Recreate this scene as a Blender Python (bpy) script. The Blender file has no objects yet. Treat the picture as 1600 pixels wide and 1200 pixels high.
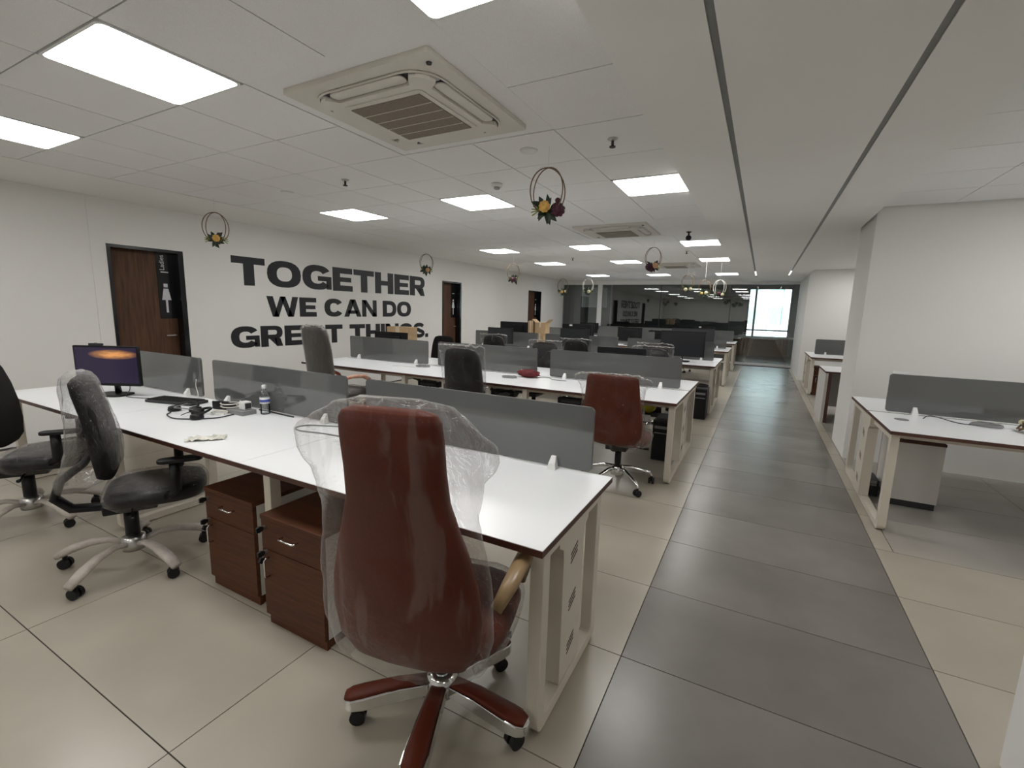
import bpy, math, random
from mathutils import Matrix, Vector, noise
random.seed(7)
PI = math.pi
scene = bpy.context.scene
C = scene.collection

# ------------------------------------------------------------------ camera, world, exposure
f_px, pitch, yaw, roll = 722.13, 0.158968, -0.489371, 0.026354
cy, sy, cp, sp, cr, sr = math.cos(yaw), math.sin(yaw), math.cos(pitch), math.sin(pitch), math.cos(roll), math.sin(roll)
fwd = Vector((sy*cp, cy*cp, -sp)); rgt = Vector((cy, -sy, 0)); upv = rgt.cross(fwd)
r2 = cr*rgt + sr*upv; u2 = -sr*rgt + cr*upv
cam_d = bpy.data.cameras.new('camera'); cam = bpy.data.objects.new('camera', cam_d); C.objects.link(cam)
cam_d.sensor_width = 36.0; cam_d.lens = f_px/1600*36; cam_d.clip_start = 0.02; cam_d.clip_end = 200
mw = Matrix((r2, u2, -fwd)).transposed().to_4x4(); mw.translation = (0, 0, 1.49)
cam.matrix_world = mw
scene.camera = cam

world = bpy.data.worlds.new('world'); scene.world = world; world.use_nodes = True
bg = world.node_tree.nodes['Background']; bg.inputs[0].default_value = (0.88, 0.94, 1.0, 1); bg.inputs[1].default_value = 9.0
vs = scene.view_settings
vs.view_transform = 'Standard'; vs.look = 'None'; vs.gamma = 1.0; vs.use_curve_mapping = False
vs.exposure = 0.0
PANEL_STRENGTH = 16.0

# ------------------------------------------------------------------ materials
MATS = {}
def mat(name, col, rough=0.5, metal=0.0, var=0.0, vscale=8.0, bump=0.0, bscale=60.0, spec=0.5, stretch=None, col2=None, rand=0.0, coat=0.0):
    m = bpy.data.materials.new(name); m.use_nodes = True; MATS[name] = m
    nt = m.node_tree; b = nt.nodes['Principled BSDF']
    b.inputs['Base Color'].default_value = (*col, 1); b.inputs['Roughness'].default_value = rough
    b.inputs['Metallic'].default_value = metal; b.inputs['Specular IOR Level'].default_value = spec
    b.inputs['Coat Weight'].default_value = coat
    tc = nt.nodes.new('ShaderNodeTexCoord'); mp = nt.nodes.new('ShaderNodeMapping')
    nt.links.new(tc.outputs['Object'], mp.inputs['Vector'])
    if stretch: mp.inputs['Scale'].default_value = stretch
    oi = nt.nodes.new('ShaderNodeObjectInfo')
    last = None
    if var or col2:
        nz = nt.nodes.new('ShaderNodeTexNoise'); nz.noise_dimensions = '4D'; nz.inputs['Scale'].default_value = vscale; nz.inputs['Detail'].default_value = 6
        nt.links.new(mp.outputs[0], nz.inputs['Vector'])
        ml = nt.nodes.new('ShaderNodeMath'); ml.operation = 'MULTIPLY'; ml.inputs[1].default_value = 31.0
        nt.links.new(oi.outputs['Random'], ml.inputs[0]); nt.links.new(ml.outputs[0], nz.inputs['W'])
        rp = nt.nodes.new('ShaderNodeValToRGB')
        c2 = col2 if col2 else tuple(max(0, c*(1-var)) for c in col)
        c1 = col if col2 else tuple(min(1, c*(1+var)) for c in col)
        rp.color_ramp.elements[0].position = 0.32; rp.color_ramp.elements[1].position = 0.68
        rp.color_ramp.elements[0].color = (*c2, 1); rp.color_ramp.elements[1].color = (*c1, 1)
        nt.links.new(nz.outputs['Fac'], rp.inputs[0]); last = rp.outputs[0]
    if rand:
        mr = nt.nodes.new('ShaderNodeMapRange'); mr.inputs['To Min'].default_value = 1-rand; mr.inputs['To Max'].default_value = 1+rand
        nt.links.new(oi.outputs['Random'], mr.inputs['Value'])
        hs = nt.nodes.new('ShaderNodeHueSaturation'); hs.inputs['Color'].default_value = (*col, 1)
        if last: nt.links.new(last, hs.inputs['Color'])
        nt.links.new(mr.outputs[0], hs.inputs['Value']); last = hs.outputs[0]
    if last: nt.links.new(last, b.inputs['Base Color'])
    if bump:
        n2 = nt.nodes.new('ShaderNodeTexNoise'); n2.inputs['Scale'].default_value = bscale; n2.inputs['Detail'].default_value = 4
        nt.links.new(mp.outputs[0], n2.inputs['Vector'])
        bp = nt.nodes.new('ShaderNodeBump'); bp.inputs['Strength'].default_value = bump; bp.inputs['Distance'].default_value = 0.01
        nt.links.new(n2.outputs['Fac'], bp.inputs['Height']); nt.links.new(bp.outputs[0], b.inputs['Normal'])
    return m
def emit(name, col, s):
    m = bpy.data.materials.new(name); m.use_nodes = True; MATS[name] = m
    nt = m.node_tree; nt.nodes.remove(nt.nodes['Principled BSDF'])
    e = nt.nodes.new('ShaderNodeEmission'); e.inputs[0].default_value = (*col, 1); e.inputs[1].default_value = s
    nt.links.new(e.outputs[0], nt.nodes['Material Output'].inputs[0]); return m
def plastic(name, haze=0.05, streak=0.25, edge=0.3, tint=(0.97, 0.97, 0.97), rough=0.10, vs_=6.0, stretch=(1, 1, 1), bump=0.8, bs=22.0, lo=0.50, hi=0.62, ior=1.4, gloss=0.6):
    """thin clear film: see-through, milky along its folds and edges, with crumpled glossy highlights"""
    m = bpy.data.materials.new(name); m.use_nodes = True; MATS[name] = m
    nt = m.node_tree; nt.nodes.remove(nt.nodes['Principled BSDF']); out = nt.nodes['Material Output']
    L = nt.links.new
    tr = nt.nodes.new('ShaderNodeBsdfTransparent'); tr.inputs[0].default_value = (*tint, 1)
    df = nt.nodes.new('ShaderNodeBsdfDiffuse'); df.inputs[0].default_value = (0.80, 0.77, 0.74, 1)
    gl = nt.nodes.new('ShaderNodeBsdfGlossy'); gl.inputs['Roughness'].default_value = rough
    tc = nt.nodes.new('ShaderNodeTexCoord'); mp = nt.nodes.new('ShaderNodeMapping'); mp.inputs['Scale'].default_value = stretch
    L(tc.outputs['Object'], mp.inputs['Vector'])
    nz = nt.nodes.new('ShaderNodeTexNoise'); nz.inputs['Scale'].default_value = vs_; nz.inputs['Detail'].default_value = 3; nz.inputs['Distortion'].default_value = 0.8
    L(mp.outputs[0], nz.inputs['Vector'])
    rp = nt.nodes.new('ShaderNodeValToRGB'); rp.color_ramp.elements[0].position = lo; rp.color_ramp.elements[1].position = hi
    rp.color_ramp.elements[0].color = (0, 0, 0, 1); rp.color_ramp.elements[1].color = (1, 1, 1, 1)
    L(nz.outputs['Fac'], rp.inputs[0])
    lw = nt.nodes.new('ShaderNodeLayerWeight'); lw.inputs['Blend'].default_value = 0.35
    pw = nt.nodes.new('ShaderNodeMath'); pw.operation = 'POWER'; pw.inputs[1].default_value = 2.0; L(lw.outputs['Facing'], pw.inputs[0])
    a = nt.nodes.new('ShaderNodeMath'); a.operation = 'MULTIPLY_ADD'; a.inputs[1].default_value = streak; a.inputs[2].default_value = haze
    L(rp.outputs[0], a.inputs[0])
    a2 = nt.nodes.new('ShaderNodeMath'); a2.operation = 'MULTIPLY_ADD'; a2.inputs[1].default_value = edge; a2.use_clamp = True
    L(pw.outputs[0], a2.inputs[0]); L(a.outputs[0], a2.inputs[2])
    bpn = nt.nodes.new('ShaderNodeBump'); bpn.inputs['Strength'].default_value = bump; bpn.inputs['Distance'].default_value = 0.02
    n2 = nt.nodes.new('ShaderNodeTexNoise'); n2.inputs['Scale'].default_value = bs; n2.inputs['Detail'].default_value = 2; n2.inputs['Distortion'].default_value = 2.5
    L(tc.outputs['Object'], n2.inputs['Vector']); L(n2.outputs['Fac'], bpn.inputs['Height'])
    L(bpn.outputs[0], gl.inputs['Normal'])
    fr = nt.nodes.new('ShaderNodeFresnel'); fr.inputs[0].default_value = ior; L(bpn.outputs[0], fr.inputs['Normal'])
    m1 = nt.nodes.new('ShaderNodeMixShader'); L(a2.outputs[0], m1.inputs[0]); L(tr.outputs[0], m1.inputs[1]); L(df.outputs[0], m1.inputs[2])
    fm = nt.nodes.new('ShaderNodeMath'); fm.operation = 'MULTIPLY'; fm.inputs[1].default_value = gloss; L(fr.outputs[0], fm.inputs[0])
    m2 = nt.nodes.new('ShaderNodeMixShader'); L(fm.outputs[0], m2.inputs[0]); L(m1.outputs[0], m2.inputs[1]); L(gl.outputs[0], m2.inputs[2])
    L(m2.outputs[0], out.inputs[0]); return m
def glassm(name, tint, refl=0.12, rough=0.0):
    m = bpy.data.materials.new(name); m.use_nodes = True; MATS[name] = m
    nt = m.node_tree; nt.nodes.remove(nt.nodes['Principled BSDF']); out = nt.nodes['Material Output']
    tr = nt.nodes.new('ShaderNodeBsdfTransparent'); tr.inputs[0].default_value = (*tint, 1)
    gl = nt.nodes.new('ShaderNodeBsdfGlossy'); gl.inputs['Roughness'].default_value = rough
    fr = nt.nodes.new('ShaderNodeFresnel'); fr.inputs[0].default_value = 1.5
    ad = nt.nodes.new('ShaderNodeMath'); ad.operation = 'ADD'; ad.inputs[1].default_value = refl; ad.use_clamp = True
    nt.links.new(fr.outputs[0], ad.inputs[0])
    mx = nt.nodes.new('ShaderNodeMixShader'); nt.links.new(ad.outputs[0], mx.inputs[0])
    nt.links.new(tr.outputs[0], mx.inputs[1]); nt.links.new(gl.outputs[0], mx.inputs[2]); nt.links.new(mx.outputs[0], out.inputs[0]); return m

mat('wall', (0.82, 0.81, 0.785), 0.85, var=0.015, vscale=1.5)
mat('gypsum', (0.85, 0.84, 0.81), 0.85, var=0.012, vscale=1.5)
mat('ctile', (0.84, 0.835, 0.825), 0.9, var=0.05, vscale=220, bump=0.15, bscale=300, rand=0.015)
mat('cgap', (0.13, 0.13, 0.125), 0.9, var=0.1, vscale=20)
mat('ftile', (0.41, 0.372, 0.303), 0.28, var=0.07, vscale=2.2, rand=0.03, bump=0.02, bscale=40)
mat('fdark', (0.185, 0.17, 0.153), 0.27, var=0.14, vscale=2.0, rand=0.05, bump=0.02, bscale=40)
mat('fmid', (0.36, 0.335, 0.30), 0.3, var=0.12, vscale=2.0, rand=0.04)
mat('grout', (0.035, 0.031, 0.026), 0.9, var=0.2, vscale=20)
mat('white_top', (0.91, 0.925, 0.94), 0.28, var=0.01, vscale=2)
mat('edge', (0.075, 0.026, 0.016), 0.45, var=0.2, vscale=12)
mat('cream', (0.66, 0.605, 0.51), 0.4, var=0.02)
mat('slot', (0.03, 0.03, 0.03), 0.8, var=0.1)
mat('screen', (0.108, 0.110, 0.108), 0.05, var=0.03, vscale=3, spec=0.75)
mat('clip', (0.80, 0.80, 0.78), 0.35, var=0.01)
mat('wood', (0.11, 0.034, 0.011), 0.5, spec=0.3, col2=(0.055, 0.018, 0.007), vscale=5, stretch=(1.2, 6, 16))
mat('doorwood', (0.125, 0.058, 0.030), 0.55, spec=0.3, col2=(0.06, 0.027, 0.014), vscale=4, stretch=(6, 10, 0.8))
mat('ped_white', (0.62, 0.60, 0.56), 0.45, var=0.02)
mat('black', (0.008, 0.008, 0.009), 0.4, spec=0.3, var=0.2)
mat('dark', (0.03, 0.03, 0.032), 0.6, var=0.2)
mat('mesh', (0.010, 0.009, 0.009), 0.8, spec=0.15, var=0.3, vscale=250, bump=0.3, bscale=400)
mat('leather_black', (0.011, 0.010, 0.011), 0.4, spec=0.3, var=0.2, bump=0.15, bscale=90)
mat('leather_grey', (0.075, 0.068, 0.063), 0.42, var=0.15, bump=0.12, bscale=80)
mat('leather_brown', (0.105, 0.020, 0.008), 0.5, spec=0.22, var=0.12, vscale=6, bump=0.12, bscale=90)
mat('tan', (0.30, 0.20, 0.10), 0.35, var=0.15, vscale=18)
mat('arm_red', (0.58, 0.11, 0.05), 0.35, col2=(0.75, 0.58, 0.45), vscale=14)
mat('chrome', (0.72, 0.72, 0.72), 0.12, 1.0, var=0.02)
mat('steel', (0.55, 0.54, 0.52), 0.3, 1.0, var=0.03)
mat('foamwrap', (0.52, 0.47, 0.42), 0.35, var=0.12, vscale=25, bump=0.5, bscale=60)
mat('card', (0.42, 0.29, 0.16), 0.8, var=0.08, vscale=10)
mat('tape', (0.55, 0.47, 0.35), 0.3, var=0.03)
mat('letter', (0.010, 0.010, 0.013), 0.45, var=0.1)
mat('white', (0.78, 0.78, 0.77), 0.4, var=0.02)
mat('ivory', (0.66, 0.63, 0.565), 0.4, var=0.015)
mat('grille', (0.20, 0.165, 0.125), 0.6, var=0.12, vscale=90, bump=0.3, bscale=200)
mat('frost', (0.42, 0.41, 0.40), 0.6, var=0.03)
mat('strip', (0.20, 0.20, 0.195), 0.5, var=0.05)
mat('signface', (0.008, 0.008, 0.010), 0.15, var=0.1)
mat('signwhite', (0.62, 0.63, 0.66), 0.5, var=0.02)
mat('aluminium', (0.55, 0.56, 0.57), 0.35, 0.9, var=0.03)
mat('redcloth', (0.11, 0.004, 0.008), 0.7, var=0.4, vscale=30)
mat('yellowbag', (0.62, 0.55, 0.05), 0.45, var=0.15, vscale=14)
mat('rattan', (0.16, 0.10, 0.05), 0.6, var=0.2, vscale=40)
mat('leaf', (0.015, 0.035, 0.014), 0.45, var=0.4, vscale=12, rand=0.25)
mat('sprig', (0.22, 0.27, 0.05), 0.5, var=0.3, vscale=20)
mat('fl_yellow', (0.70, 0.42, 0.10), 0.6, var=0.2, vscale=40)
mat('fl_purple', (0.06, 0.008, 0.025), 0.6, var=0.3, vscale=40)
mat('fl_peach', (0.62, 0.36, 0.20), 0.6, var=0.2, vscale=40)
mat('fl_cream', (0.62, 0.58, 0.38), 0.6, var=0.15, vscale=40)
mat('cable_grey', (0.22, 0.22, 0.22), 0.5, var=0.1)
mat('cable_white', (0.68, 0.66, 0.60), 0.45, var=0.05)
mat('cable_black', (0.012, 0.012, 0.012), 0.45, var=0.1)
mat('paper', (0.66, 0.65, 0.58), 0.6, var=0.25, vscale=30)
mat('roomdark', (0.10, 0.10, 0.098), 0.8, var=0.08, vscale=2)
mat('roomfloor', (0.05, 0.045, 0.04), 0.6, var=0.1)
mat('teal', (0.30, 0.38, 0.37), 0.3, var=0.04)
mat('credenza', (0.16, 0.062, 0.035), 0.45, col2=(0.10, 0.038, 0.022), vscale=5, stretch=(1, 1, 10))
mat('facade', (0.75, 0.76, 0.78), 0.8, var=0.05, vscale=1)
mat('facadeglass', (0.35, 0.48, 0.48), 0.2, var=0.1)
mat('labelblue', (0.05, 0.07, 0.35), 0.5, var=0.15)
mat('monitor_screen', (0.030, 0.032, 0.036), 0.22, var=0.06, vscale=3)
emit('panel', (1.0, 0.985, 0.96), PANEL_STRENGTH)
emit('litstrip', (1.0, 0.97, 0.92), 3.0)
plastic('wrap', 0.001, 0.06, 0.34, vs_=7.5, stretch=(1.9, 1.9, 0.28), bump=0.45, bs=18, ior=1.45, lo=0.54, hi=0.60, gloss=0.26, rough=0.08)
plastic('wrap_clear', 0.001, 0.02, 0.30, vs_=9, stretch=(1.2, 1.2, 0.6), bump=0.8, bs=19, rough=0.06, ior=1.48, gloss=0.38)
plastic('seam', 0.35, 0.4, 0.2, vs_=30, bump=0.6, bs=60, rough=0.15, ior=1.5)
glassm('glass', (0.76, 0.81, 0.79), 0.085)
glassm('clear', (0.93, 0.96, 0.97), 0.05)
# lit desktop picture of the monitor that is switched on
mdk = bpy.data.materials.new('desktop_picture'); mdk.use_nodes = True; MATS['desktop'] = mdk
nt = mdk.node_tree; pb = nt.nodes['Principled BSDF']; pb.inputs['Base Color'].default_value = (0.01, 0.01, 0.014, 1); pb.inputs['Roughness'].default_value = 0.25
tc = nt.nodes.new('ShaderNodeTexCoord'); mp = nt.nodes.new('ShaderNodeMapping'); mp.inputs['Location'].default_value = (0.06, 0, 0.325); mp.inputs['Scale'].default_value = (5.5, 0, 28)
nt.links.new(tc.outputs['Object'], mp.inputs[0])
mp.vector_type = 'TEXTURE'; mp.inputs['Scale'].default_value = (0.20, 1, 0.04)
nzd = nt.nodes.new('ShaderNodeTexNoise'); nzd.inputs['Scale'].default_value = 2.6; nt.links.new(mp.outputs[0], nzd.inputs['Vector'])
gd = nt.nodes.new('ShaderNodeTexGradient'); gd.gradient_type = 'SPHERICAL'; nt.links.new(mp.outputs[0], gd.inputs[0])
mld = nt.nodes.new('ShaderNodeMath'); mld.operation = 'MULTIPLY'; nt.links.new(gd.outputs['Fac'], mld.inputs[0]); nt.links.new(nzd.outputs['Fac'], mld.inputs[1])
rp = nt.nodes.new('ShaderNodeValToRGB'); rp.color_ramp.elements[0].color = (0.018, 0.011, 0.032, 1); rp.color_ramp.elements[1].color = (0.75, 0.33, 0.10, 1); rp.color_ramp.elements[1].position = 0.4
nt.links.new(mld.outputs[0], rp.inputs[0]); nt.links.new(rp.outputs[0], pb.inputs['Emission Color']); pb.inputs['Emission Strength'].default_value = 1.0

# ------------------------------------------------------------------ mesh helpers
class MB:
    def __init__(s): s.v = []; s.f = []; s.mi = []; s.cur = 0
    def _add(s, vs_, fs):
        o = len(s.v); s.v += [tuple(p) for p in vs_]; s.f += [tuple(i+o for i in q) for q in fs]; s.mi += [s.cur]*len(fs); return s
    def box(s, x0, x1, y0, y1, z0, z1):
        return s._add([(x0,y0,z0),(x1,y0,z0),(x1,y1,z0),(x0,y1,z0),(x0,y0,z1),(x1,y0,z1),(x1,y1,z1),(x0,y1,z1)],
                      [(0,3,2,1),(4,5,6,7),(0,1,5,4),(1,2,6,5),(2,3,7,6),(3,0,4,7)])
    def prism(s, pts, axis, a, b):
        n = len(pts)
        def P(u, v, t): return {'x': (t, u, v), 'y': (u, t, v), 'z': (u, v, t)}[axis]
        vs_ = [P(u, v, a) for u, v in pts] + [P(u, v, b) for u, v in pts]
        fs = [tuple(range(n))[::-1], tuple(range(n, 2*n))] + [(i, (i+1) % n, (i+1) % n+n, i+n) for i in range(n)]
        if axis == 'y': fs = [q[::-1] for q in fs]
        ar = sum(pts[i][0]*pts[(i+1) % n][1]-pts[(i+1) % n][0]*pts[i][1] for i in range(n))
        if (ar < 0) != (a > b): fs = [q[::-1] for q in fs]
        return s._add(vs_, fs)
    def frame(s, outer, inner, axis, a, b):
        n = len(outer)
        def P(u, v, t): return {'x': (t, u, v), 'y': (u, t, v), 'z': (u, v, t)}[axis]
        vs_ = [P(u, v, t) for t in (a, b) for L in (outer, inner) for u, v in L]
        fs = []
        for i in range(n):
            j = (i+1) % n
            fs += [(i, j, n+j, n+i), (2*n+i, 3*n+i, 3*n+j, 2*n+j), (i, 2*n+i, 2*n+j, j), (n+i, n+j, 3*n+j, 3*n+i)]
        return s._add(vs_, fs)
    def loft(s, rings, cap=True, close=True):
        n = len(rings[0]); vs_ = [p for r in rings for p in r]; fs = []
        for k in range(len(rings)-1):
            for i in range(n if close else n-1):
                j = (i+1) % n; fs.append((k*n+i, k*n+j, (k+1)*n+j, (k+1)*n+i))
        if cap is True or cap == 'bottom': fs.append(tuple(range(n))[::-1])
        if cap is True or cap == 'top': fs.append(tuple((len(rings)-1)*n+i for i in range(n)))
        return s._add(vs_, fs)
    def tube(s, path, r, n=8, cap=True, flat=1.0):
        path = [Vector(p) for p in path]; rings = []; prev = None
        for i, p in enumerate(path):
            t = (path[min(i+1, len(path)-1)]-path[max(i-1, 0)]).normalized()
            ref = prev if prev is not None else (Vector((0, 0, 1)) if abs(t.z) < 0.9 else Vector((1, 0, 0)))
            a = (ref - t*ref.dot(t)).normalized(); b = t.cross(a); prev = a
            rr = r[i] if isinstance(r, (list, tuple)) else r
            rings.append([p + a*math.cos(2*PI*k/n)*rr*flat + b*math.sin(2*PI*k/n)*rr for k in range(n)])
        return s.loft(rings, cap)
    def lathe(s, prof, n=20, o=(0, 0, 0)):
        return s.loft([[(o[0]+r*math.cos(2*PI*k/n), o[1]+r*math.sin(2*PI*k/n), o[2]+z) for k in range(n)] for r, z in prof])
    def ball(s, c, r, n=10, m=6, sq=(1, 1, 1), bump=0.0):
        rings = []
        for i in range(m+1):
            a = -PI/2 + PI*i/m
            rr = max(0.001, math.cos(a))
            rings.append([(c[0]+sq[0]*r*rr*math.cos(2*PI*k/n)*(1+bump*random.uniform(-1, 1)), c[1]+sq[1]*r*rr*math.sin(2*PI*k/n)*(1+bump*random.uniform(-1, 1)), c[2]+sq[2]*r*math.sin(a)) for k in range(n)])
        return s.loft(rings)
    def mesh(s, name, mats, smooth=False):
        me = bpy.data.meshes.new(name); me.from_pydata(s.v, [], s.f)
        for m in (mats if isinstance(mats, (list, tuple)) else [mats]): me.materials.append(MATS[m])
        me.polygons.foreach_set('material_index', s.mi)
        if smooth: me.polygons.foreach_set('use_smooth', [True]*len(s.f))
        me.update(); return me
    def build(s, name, mats, parent=None, smooth=False, bevel=0.0, label=None, loc=None):
        o = bpy.data.objects.new(name, s.mesh(name, mats, smooth)); C.objects.link(o)
        if parent: o.parent = parent
        if loc: o.location = loc
        if bevel:
            b = o.modifiers.new('bevel', 'BEVEL'); b.width = bevel; b.segments = 2; b.limit_method = 'ANGLE'; b.angle_limit = 0.6
        if label: o['label'] = label
        return o
def sub(o, lv=1):
    m = o.modifiers.new('subdivision', 'SUBSURF'); m.levels = lv; m.render_levels = lv; return o
def tag(o, label, cat, group=None):
    o['label'] = label; o['category'] = cat
    if group: o['group'] = group
    return o
def thing(name, label, cat, loc=(0, 0, 0), rz=0.0, group=None):
    o = bpy.data.objects.new(name, None); C.objects.link(o); o.location = loc; o.rotation_euler = (0, 0, rz); o.empty_display_size = 0.1
    return tag(o, label, cat, group)
def struct(o): o['kind'] = 'structure'; return o
def copy_obj(o, parent=None, loc=None):
    c = o.copy(); C.objects.link(c)
    if parent: c.parent = parent
    if loc is not None: c.location = loc
    return c
def copy_tree(o, parent=None):
    c = o.copy(); C.objects.link(c)
    c.parent = parent
    for ch in list(o.children): copy_tree(ch, c)
    return c
def place(o, label, loc, rz=0.0):
    o['label'] = label; o.location = loc; o.rotation_euler = (0, 0, rz); return o
def rrect(x0, x1, y0, y1, r, n=5, corners=(1, 1, 1, 1)):
    pts = []
    for (cx, cy_, a0), on in zip(((x1-r, y1-r, 0), (x0+r, y1-r, 90), (x0+r, y0+r, 180), (x1-r, y0+r, 270)), corners):
        if on: pts += [(cx+r*math.cos(math.radians(a0+90*k/n)), cy_+r*math.sin(math.radians(a0+90*k/n))) for k in range(n+1)]
        else:
            sx = 1 if a0 in (0, 270) else -1; sy_ = 1 if a0 in (0, 90) else -1
            pts += [(cx+r*sx, cy_+r*sy_)]*(n+1)
    return pts
def sring(w, d, z, yc=0.0, n=24, e=3.0, xc=0.0):
    out = []
    for k in range(n):
        a = 2*PI*k/n; c, s_ = math.cos(a), math.sin(a)
        out.append((xc + w*math.copysign(abs(c)**(2/e), c), yc + d*math.copysign(abs(s_)**(2/e), s_), z))
    return out

# ------------------------------------------------------------------ the room
CZ = 2.59; XW = -6.5; YF = 16.0; SZ = 2.50
SX0, SX1 = -0.645, 0.87
# floor: slab (joint colour) with every tile a piece of its own
floor = struct(MB().box(-6.6, 4.2, -3.2, YF+0.1, -0.15, -0.004).build('floor', 'grout'))
tm = {}
def tile_mesh(w, d, m):
    k = (round(w, 3), round(d, 3), m)
    if k not in tm:
        g = 0.0022
        tm[k] = MB().box(g, w-g, g, d-g, -0.0039, 0.0).mesh('floor_tile', m)
    return tm[k]
def put_tile(x, y, w, d, m):
    o = bpy.data.objects.new('floor_tile', tile_mesh(w, d, m)); C.objects.link(o); o.parent = floor; o.location = (x, y, 0)
TX = [-6.405+1.2*i for i in range(9)]; TY = [0.641-0.6+0.601*k-0.6*3 for k in range(30)]
for i in range(8):
    for k in range(29):
        x, y = TX[i], TY[k]
        if y > YF: continue
        d = min(0.601, YF-y)
        if i == 5: put_tile(x, y, 1.2, d, 'fdark')
        elif i > 5 and y > 3.5:
            if i == 6:
                put_tile(x, y, 0.10, d, 'ftile'); put_tile(x+0.10, y, 1.10, d, 'fmid')
            else: put_tile(x, y, 1.2, d, 'fmid')
        else: put_tile(x, y, 1.2, d, 'ftile')

# ceiling: slab with lay-in tiles, gypsum border, soffit over the aisle
ceiling = struct(MB().box(-6.6, 4.2, -3.2, YF+0.1, CZ+0.012, CZ+0.14).build('ceiling', 'cgap'))
GX = [-5.445+0.6*i for i in range(8)]; GY = [1.0+0.6*k for k in range(-3, 25)]
LX = [(-4.845), (-3.045), (-1.245)]; LY = [1.0, 4.0, 7.6, 10.0, 13.6]
light_cells = {(round(x, 3), round(y, 3)) for x in LX for y in LY}
ac_cells = set()
for ay in (1.6, 5.8, 10.6):
    for dx in (0, .6):
        for dy in (0, .6): ac_cells.add((round(-2.445+dx, 3), round(ay+dy, 3)))
g = 0.0034
ct = MB().box(g, .6-g, g, .6-g, 0, 0.0115).mesh('ceiling_tile', 'ctile')
def put_ct(x, y):
    o = bpy.data.objects.new('ceiling_tile', ct); C.objects.link(o); o.parent = ceiling
    o.location = (x, y, CZ + random.choice((0, 0, 0.0004)))
for x in GX:
    for y in GY:
        if (round(x, 3), round(y, 3)) in light_cells or (round(x, 3), round(y, 3)) in ac_cells or y > 15.2: continue
        put_ct(x, y)
for i in range(4):
    for k in range(8):
        put_ct(SX1+0.012+0.6*i, 1.0+0.6*k+0.15)
MB().box(-6.5, -5.447, -3.2, YF, CZ-0.002, CZ+0.0119).build('gypsum_border', 'gypsum', ceiling)
MB().box(-5.443, SX0, 15.402, YF, CZ-0.002, CZ+0.0119).build('gypsum_border', 'gypsum', ceiling)
MB().box(SX1, 4.1, 6.9, YF, CZ-0.002, CZ+0.0119).build('gypsum_border', 'gypsum', ceiling)
MB().box(-5.443, 4.1, -3.2, -0.81, CZ-0.002, CZ+0.0119).build('gypsum_border', 'gypsum', ceiling)
soffit = struct(MB().box(SX0, -0.272, -3.1, 13.9, SZ, CZ+0.011).box(-0.242, 0.44, -3.1, 13.9, SZ, CZ+0.011).box(0.47, SX1, -3.1, 13.9, SZ, CZ+0.011)
    .box(-0.272, -0.242, -3.1, 13.9, SZ+0.03, CZ+0.011).box(0.44, 0.47, -3.1, 13.9, SZ+0.03, CZ+0.011).box(SX0, SX1, 13.9, YF, SZ, CZ+0.011).build('ceiling_soffit', 'gypsum'))
for xa in (-0.272, 0.44):
    MB().box(xa+0.001, xa+0.029, -3.1, 12.2, SZ+0.006, SZ+0.029).build('light_channel', 'strip', soffit, label='grey unlit linear light channel')
    MB().box(xa+0.003, xa+0.027, 12.2, 13.4, SZ+0.004, SZ+0.029).build('lit_segment', 'litstrip', soffit, label='lit end of the linear light channel')

DOORS = [(2.53, 3.31), (8.70, 9.47), (13.14, 14.09)]
DH = 2.105
ws = MB(); prev = -3.2
for a, b in DOORS:
    if a > 2.5 and prev < 0:
        ws.box(XW-0.25, XW, prev, 2.387, 0, CZ+0.01); ws.box(XW-0.25, XW-0.004, 2.387, 2.393, 0, CZ+0.01); prev = 2.393
    ws.box(XW-0.25, XW, prev, a, 0, CZ+0.01); ws.box(XW-0.25, XW, a, b, DH, CZ+0.01); prev = b
ws.box(XW-0.25, XW, prev, YF+0.1, 0, CZ+0.01)
struct(ws.build('wall_left', 'wall'))
struct(MB().box(-6.75, 4.2, -3.35, -3.2, 0, CZ+0.1).build('wall_back', 'wall'))
struct(MB().box(4.1, 4.25, -3.2, YF+4, 0, CZ+0.1).build('wall_right', 'wall'))
struct(MB().box(0.905, 4.1, 5.97, 6.85, 0, CZ+0.011).build('wall_right_pier', 'wall'))
struct(MB().box(0.86, 4.1, 1.25, 2.0, 0, CZ+0.011).build('wall_right_near', 'wall'))
struct(MB().box(0.86, 4.1, 13.0, YF+0.1, 0, CZ+0.011).build('wall_right_far', 'wall'))

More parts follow.
